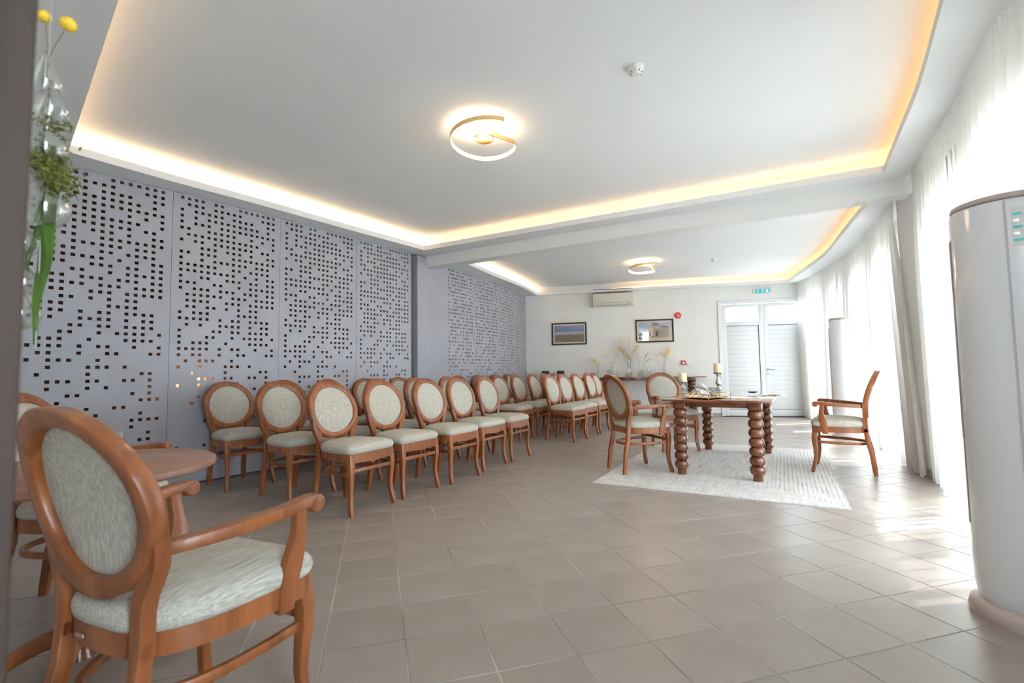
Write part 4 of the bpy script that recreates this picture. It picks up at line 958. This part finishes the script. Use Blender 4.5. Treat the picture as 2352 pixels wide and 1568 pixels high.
# speakers and small device
for s, lb in ((-2.27, 'left'), (-1.94, 'right')):
    t = wthing('loudspeaker', '%s of two small black box speakers in the far left corner' % lb, 'speaker', s, .42, .736, 'black box speakers')
    bm = B(); b2(bm, -.075, .075, -.09, .09, 0, .285, bev=.006); obj('cabinet', bm, m_black, t)
    bm = B(); lathe(bm, [(0, .004), (.018, .004), (.03, .001), (.034, .004), (.036, 0)], 24, mt=Matrix.Translation((.01, -.09, .225)) @ mt); obj('tweeter', bm, m_gap, t)
    bm = B(); lathe(bm, [(0, .004), (.02, .002), (.05, -.002), (.056, .005), (.06, 0)], 28, mt=Matrix.Translation((0, -.09, .10)) @ mt); obj('woofer', bm, m_gap, t)
t = wthing('audio_player', 'small black audio device with a handle between the two speakers', 'device', -2.105, .42, .736)
bm = B(); b2(bm, -.065, .065, -.06, .06, 0, .21, bev=.01); obj('body', bm, m_black, t); bm = B(); tube(bm, [(-.03, 0, .205), (-.028, 0, .232), (0, 0, .24), (.028, 0, .232), (.03, 0, .205)], .005, 8, up=(0, 1, 0)); obj('handle', bm, m_black, t)
# vases
def vase(s, off, prof, label):
    x, y, z = FW(s, off, .866)
    inner = [(max(r - .003, .001), zz + (.004 if k == 0 else 0)) for k, (r, zz) in enumerate(prof)]
    full = [(0, 0)] + prof + inner[::-1] + [(0, .004)]
    bm = B(); lathe(bm, full, 32); return tag(obj('glass_vase', bm, m_vase, None, smooth=60, loc=(x, y, z)), label, 'vase', 'clear glass vases on the console table')
def ringed(h, w, neck, nr=2, hr=None):
    pr = [(w * .30, 0), (w * .33, .006)]; z = .012; rh = (hr or h * .5) / nr
    for k in range(nr):
        pr += [(w * .33, z), (w * .46, z + rh * .3), (w * .5, z + rh * .5), (w * .46, z + rh * .7), (w * .33, z + rh * .95)]; z += rh
    pr += [(neck, z + .01), (neck, h - .004), (neck * 1.04, h)]; return pr
vs_ = [(-1.14, .20, [(.045, 0), (.05, .03), (.045, .08), (.022, .12), (.018, .17), (.022, .23)], 'slender-necked bottle vase, leftmost on the console table'),
       (-.878, .22, ringed(.275, .155, .030), 'double-ringed glass vase with grasses, second from left on the console'),
       (-.713, .22, ringed(.18, .105, .036), 'short ringed glass jar between two tall vases of grass, empty'),
       (-.475, .20, ringed(.375, .13, .020, 1, .1), 'tallest glass vase under the church picture, holding the big dried bouquet'),
       (-.50, .34, ringed(.175, .15, .048), 'squat ringed glass jar in front of the tallest vase'),
       (-.235, .22, ringed(.26, .155, .028), 'double-ringed glass vase with a pale spray, right of the tallest vase'),
       (-.072, .22, ringed(.172, .115, .026), 'small ringed glass bottle, first empty one right of the big bouquet'),
       (.098, .22, ringed(.172, .105, .036), 'small ringed glass jar, nearest left of the rightmost grass vase'),
       (.245, .22, [(.04, 0), (.055, .02), (.05, .06), (.024, .10), (.020, .18), (.024, .235)], 'slim glass bottle vase, rightmost on the console, behind the armchair')]
for v in vs_: vase(*v)
def plume_tuft(bm, p0, d, L, droop, rnd, n=26, sp=.25, mi=0):
    n = int(n * 1.7)
    """many thin strips curving off a stem tip"""
    d = Vector(d).normalized()
    for k in range(n):
        f = rnd.random(); st = Vector(p0) + d * L * .55 * f
        dd = (d + Vector((rnd.uniform(-sp, sp), rnd.uniform(-sp, sp) * .6, rnd.uniform(-sp, sp) * .6))).normalized(); ln = L * rnd.uniform(.35, .6); w = .0026
        prev = None; p = st.copy(); v = dd.copy()
        for j in range(7):
            sdv = Vector((1, 0, .2)).cross(v); sdv = sdv.normalized() if sdv.length > 1e-3 else Vector((0, 1, 0)); sdv = Vector((-v.z, 0, v.x)).normalized() if abs(v.x) + abs(v.z) > .01 else sdv
            ww = w * (1 - j / 7.5); a, b = bm.verts.new(p - sdv * ww), bm.verts.new(p + sdv * ww)
            if prev: f_ = bm.faces.new((prev[0], prev[1], b, a)); f_.material_index = mi
            prev = (a, b); p = p + v * ln / 6; v = (v + Vector((0, 0, -droop * .16))).normalized()
def grass(s, off, label, sprigs, seed, z0=.872, flowers=False):
    t = wthing('dried_grass', label, 'dried plant', s, off, z0, 'dried pampas grasses in the glass vases'); rnd = random.Random(seed)
    bs, bp1, bp2 = B(), B(), B()
    for (dx, dz, bend, pl, droop, kind) in sprigs:
        P = smoothpts([(rnd.uniform(-.01, .01), 0, .01), (dx * .15, rnd.uniform(-.01, .01), dz * .35), (dx * .55, rnd.uniform(-.02, .02), dz * .8), (dx, rnd.uniform(-.03, .03), dz)], 4)
        if bend: P = smoothpts([(0, 0, .01), (dx * .1, 0, dz * .55), (dx * .4, 0, dz * .95), (dx * .75, 0, dz), (dx, 0, dz * bend)], 4)
        tube(bs, P, .0016, 5)
        if pl: plume_tuft(bp1 if kind == 1 else bp2, P[-5], (P[-1] - P[-5]), pl, droop, rnd, n=70 if pl > .1 else 34)
    obj('stems', bs, m_stem, t)
    for b_, m_ in ((bp1, m_plume), (bp2, m_plume2)):
        if len(b_.faces): obj('plume', b_, m_, t, smooth=0)
        else: b_.free()
    if flowers:
        bf = B()
        for k in range(46):
            f = rnd.random(); c_ = Vector((-.20 + .22 * f + rnd.uniform(-.03, .03), rnd.uniform(-.03, .03), .66 - .30 * f + rnd.uniform(-.03, .03)))
            bmesh.ops.create_icosphere(bf, subdivisions=1, radius=rnd.uniform(.009, .017), matrix=Matrix.Translation(c_))
        obj('ochre_blossoms', bf, m_ochre, t, smooth=60)
grass(-1.14, .20, 'cream grass plumes drooping left from the leftmost console vase', [(-.10, .36, 0, .26, 1.5, 1), (-.06, .33, 0, .22, 1.9, 1), (.12, .45, .85, 0, 0, 1), (.03, .30, 0, .16, 1.8, 1)], 1)
grass(-.878, .22, 'grass sprigs fanning left and right from the double-ringed vase', [(-.25, .36, 0, .24, 1.6, 1), (.14, .42, 0, .26, .25, 2), (.10, .46, 0, .26, .2, 2), (-.10, .46, .93, 0, 0, 1), (.16, .30, .6, 0, 0, 1)], 2)
grass(-.475, .20, 'tall dried bouquet of pampas and ochre blossoms in the tallest vase', [(-.04, .72, 0, .30, .2, 2), (-.14, .74, 0, .34, .5, 2), (.02, .76, 0, .30, .3, 2), (.14, .72, 0, .22, .8, 2), (.14, .60, 0, .30, 2.2, 1), (.08, .56, 0, .28, 2.4, 1), (-.20, .62, 0, .20, .9, 2), (-.16, .50, 0, 0, 0, 1)], 3, flowers=True)
grass(-.235, .22, 'pale feathery spray in the vase right of the tall bouquet', [(-.12, .40, 0, .24, 1.0, 2), (-.06, .44, 0, .22, .3, 2), (.10, .42, 0, .20, .4, 2), (.14, .34, 0, .18, .7, 2), (.02, .42, 0, 0, 0, 1)], 4)
grass(.245, .22, 'golden grass plume sweeping right from the rightmost console vase', [(.05, .46, 0, .30, 1.6, 1), (.09, .44, 0, .32, 1.9, 1), (.06, .50, 0, .30, 2.0, 1), (.0, .44, 0, .18, 2.0, 1), (-.42, .36, .85, 0, 0, 1), (-.12, .50, .85, 0, 0, 1)], 5)

# ------------------------------------------------------------------ standing air conditioners
def ac_tower(x, y, face, label):
    t = thing('air_conditioner_tower', label, 'air conditioner', (x, y, 0), math.radians(face), 'white floor-standing air conditioners')
    R = .178
    bm = B(); lathe(bm, [(0, .062), (R - .018, .062), (R - .01, .075), (R - .002, .12), (R, .30), (R, 1.68), (R - .004, 1.695), (R - .014, 1.70), (0, 1.70)], 96); obj('body', bm, m_acw, t, smooth=40)
    bm = B(); lathe(bm, [(0, 0), (R + .022, 0), (R + .024, .02), (R + .018, .045), (R - .004, .062), (R - .02, .066), (0, .066)], 96); obj('base', bm, m_acb, t, smooth=40)
    bm = B(); lathe(bm, [(0, 1.70), (R - .010, 1.70), (R - .004, 1.706), (R - .008, 1.722), (R - .03, 1.730), (0, 1.732)], 96); obj('top_rim', bm, m_acb, t, smooth=40)
    # raised door shell covering the front arc (local +x is the front)
    def shell(a0, a1, r, z0, z1, nm, m_, th=.004):
        bm = B(); n = max(2, int((a1 - a0) / 3)); q = []
        for k in range(n + 1):
            a = math.radians(a0 + (a1 - a0) * k / n)
            q.append([bm.verts.new((rr * math.cos(a), rr * math.sin(a), z)) for rr, z in ((r, z0), (r + th, z0), (r + th, z1), (r, z1))])
        for a, b in zip(q[:-1], q[1:]):
            for j in range(4): bm.faces.new((a[j], a[(j + 1) % 4], b[(j + 1) % 4], b[j]))
        bm.faces.new(q[0]); bm.faces.new(q[-1]); bmesh.ops.recalc_face_normals(bm, faces=bm.faces); return obj(nm, bm, m_, t, smooth=40)
    for sgn_ in (1, -1):
        a, b = sorted((sgn_ * 76, sgn_ * 89)); shell(a, b, R, .36, 1.585, 'side_trim', m_acb, .003)
        a, b = sorted((sgn_ * 79, sgn_ * 85.5)); shell(a, b, R, .72, 1.575, 'air_slot', m_metal, .0045)
        a, b = sorted((sgn_ * 90, sgn_ * 92)); shell(a, b, R, .36, 1.585, 'slot_edge', m_gap, .0015)
    shell(-1.3, 1.3, R, .20, 1.69, 'front_seam', m_seam, .0012)
    shell(5, 17, R, 1.50, 1.66, 'label_sticker', m_plate, .0012)
    for k in range(5): shell(6.5, 15 - (k % 2) * 3, R, 1.52 + .026 * k, 1.53 + .026 * k, 'sticker_mark', m_metal if k % 2 else m_teal, .0018)
ac_tower(2.105, 1.985, 223, 'large white air-conditioning tower at the right edge of the picture')
ac_tower(4.80, 6.87, 245, 'white air-conditioning tower standing far back by the curtains')

# ------------------------------------------------------------------ ceiling lamps and detectors
def spiral_lamp(x, y, z, rz, label):
    t = thing('ceiling_lamp', label, 'ceiling lamp', (x, y, z), rz, 'spiral ceiling lamps')
    bm = B(); lathe(bm, [(0, -.055), (.078, -.055), (.082, -.048), (.082, 0), (0, 0)], 48, c=(.0, .12, 0)); obj('canopy', bm, m_gold, t, smooth=40)
    pts = []; n = 110
    for k in range(n + 1):
        f = k / n; a = math.radians(-50 - 292 * f)
        pts.append((.268 * math.cos(a), .268 * math.sin(a), -.06 - .10 * min(1, f / .75) + .01 * f))
    pts += [tuple(v) for v in smoothpts([pts[-1], (.266, .03, -.150), (.245, -.02, -.148), (.200, -.052, -.142), (.144, -.078, -.135), (.07, -.125, -.125), (.0, -.155, -.118), (-.07, -.158, -.110), (-.14, -.135, -.104)], 6)[1:]]
    for nm, off_, hh, m_, th in (('gold_band', .0, .017, m_goldp, .003), ('light_strip', -.0045, .0145, m_lamp, .0015)):
        bm = B(); rings = []
        for p in pts:
            i_ = len(rings); q0, q1 = pts[max(0, i_ - 1)], pts[min(len(pts) - 1, i_ + 1)]; tx, ty = q1[0] - q0[0], q1[1] - q0[1]; tl0 = math.hypot(tx, ty); ux, uy = -ty / tl0, tx / tl0
            rings.append([bm.verts.new((p[0] + ux * (off_ + a), p[1] + uy * (off_ + a), p[2] + b)) for a, b in ((-th, -hh), (th, -hh), (th, hh), (-th, hh))])
        for a, b in zip(rings[:-1], rings[1:]):
            for j in range(4): bm.faces.new((a[j], b[j], b[(j + 1) % 4], a[(j + 1) % 4]))
        bm.faces.new(rings[0]); bm.faces.new(rings[-1]); bmesh.ops.recalc_face_normals(bm, faces=bm.faces)
        obj(nm, bm, m_, t, smooth=30)
    bm = B(); lathe(bm, [(0, -.004), (.17, -.004), (.17, -.012), (0, -.012)], 40); obj('added_ceiling_glow', bm, m_lamp, t, smooth=30)  # emissive disc added for the lamp's blown-out glow on the ceiling
    bm = B(); tube(bm, [(pts[2][0], pts[2][1], -.005), (pts[2][0], pts[2][1], -.05)], .004, 8, up=(0, 1, 0)); obj('support_post', bm, m_goldp, t)
    bm = B(); tube(bm, [(pts[-3][0], pts[-3][1], -.005), (pts[-3][0], pts[-3][1], -.09)], .004, 8, up=(0, 1, 0)); obj('support_post', bm, m_goldp, t)
spiral_lamp(-.205, 3.73, TN, 0, 'glowing gold spiral ceiling lamp on the near ceiling tray')
spiral_lamp(2.38, 8.40, TF, .5, 'glowing gold spiral ceiling lamp on the far ceiling tray')
def detector(x, y, z, label):
    t = thing('smoke_detector', label, 'smoke detector', (x, y, z), .4, 'white smoke detectors')
    bm = B(); lathe(bm, [(0, 0), (.052, 0), (.052, -.010), (.045, -.022), (.040, -.034), (.026, -.045), (.024, -.050), (0, -.051)], 40); bmesh.ops.reverse_faces(bm, faces=bm.faces); obj('body', bm, m_plate, t, smooth=40)
    bm = B()
    for k in range(8): a = 2 * PI * k / 8; box(bm, (.0375 * math.cos(a), .0375 * math.sin(a), -.035), (.006, .004, .010), rz=a)
    obj('vent_slot', bm, m_gap, t, smooth=0)
detector(.842, 3.012, TN, 'white smoke detector right of the near spiral lamp')
detector(3.59, 8.30, TF, 'small white smoke detector on the far ceiling tray')

# ------------------------------------------------------------------ hanging glass bubbles at the near left
hx, hy = -0.905, 0.90
t = thing('glass_bubble_garland', 'hanging strand of clear glass bubbles with moss, a green leaf and yellow flowers', 'hanging decoration', (hx, hy, 0))
bm = B(); tube(bm, [(0, 0, 1.10), (0, 0, 2.82)], .0012, 6); obj('cord', bm, m_metal, t)
def bub(dx, z, r, st, k):
    bm = B(); pr = []
    for i in range(15):
        a = -PI / 2 + PI * i / 14; rr = r * math.cos(a); zz = r * math.sin(a)
        if a > 0: zz *= 1 + st * (a / (PI / 2)) ** 1.5; rr *= 1 - .35 * (a / (PI / 2)) * min(1, st)
        pr.append((max(rr, 0), zz))
    lathe(bm, pr, 32, c=(dx, .0, z)); obj('glass_bubble', bm, m_bub, t, smooth=60)
for k, (dx, z, r, st) in enumerate([(-.005, 1.62, .026, 1.6), (.008, 1.565, .028, 1.2), (.0, 1.49, .034, .9), (-.012, 1.425, .022, .5), (.004, 1.37, .040, .9), (-.03, 1.30, .024, .5), (-.028, 1.225, .026, .6), (-.03, 1.165, .030, .8)]): bub(dx, z, r, st, k)
rm = random.Random(5)
for cx_, cz, n_m, sp_ in ((.008, 1.46, 190, .030), (.03, 1.425, 200, .026), (.0, 1.47, 120, .02), (.012, 1.53, 40, .02)):
    bm = B()
    for k in range(n_m):
        c_ = Vector((cx_ + rm.gauss(0, sp_ * .5), rm.gauss(0, .014), cz + rm.gauss(0, sp_ * .5))); d1 = Vector((rm.uniform(-1, 1), rm.uniform(-1, 1), rm.uniform(-1, .6))).normalized() * rm.uniform(.008, .018)
        tube(bm, [c_, c_ + d1 * .5 + Vector((0, 0, .001)), c_ + d1], [.0022, .0018, .0006], 4)
    obj('moss', bm, m_moss, t, smooth=60)
for ox, oz, L, w in ((.024, 1.45, .345, .0185), (.004, 1.40, .17, .008)):
    bm = B(); P = [(ox + .0015 * math.sin(k * .7) - .030 * k / 12, .004 * math.cos(k), oz - L * k / 12) for k in range(13)]
    sweep(bm, P, [[(w * f, 0), (w * f * .5, .0035), (-w * f * .5, .0035), (-w * f, 0), (-w * f * .5, -.003), (w * f * .5, -.003)] for f in [max(.06, math.sin(PI * min(1, (k + 2.2) / 9) * .5) * (1 - (k / 12) ** 2.2) + .03) for k in range(13)]], up=(0, 1, 0)); obj('leaf', bm, m_leaf, t, smooth=60)
for fx, fz, r in ((.036, 1.740, .0135), (-.012, 1.757, .011)):
    bm = B(); bmesh.ops.create_icosphere(bm, subdivisions=3, radius=r, matrix=Matrix.Translation((fx, 0, fz)))
    for v in bm.verts: v.co += (v.co - Vector((fx, 0, fz))) * rm.uniform(-.06, .06)
    fb = obj('yellow_flower', bm, m_yel, t, smooth=60)
    bm = B(); tube(bm, smoothpts([(0, 0, 1.60), (.0, 0, 1.67), (fx * .8, 0, fz - r)], 4), .001, 5); obj('flower_stem', bm, m_stem, t)

# added lamps imitating sun glow in the cavity behind the perforated panels
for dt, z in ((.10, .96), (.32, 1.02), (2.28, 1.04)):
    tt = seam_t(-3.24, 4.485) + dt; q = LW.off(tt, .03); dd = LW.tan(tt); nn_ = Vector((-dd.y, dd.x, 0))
    ld = D.lights.new('added_cavity_light', 'AREA'); ld.size = .06; ld.energy = 1.1; ld.color = (1, .78, .5)
    lo_ = D.objects.new('added_cavity_light', ld); C.objects.link(lo_); lo_.location = (q.x, q.y, z); lo_.rotation_euler = (-nn_).to_track_quat('Z', 'Y').to_euler()
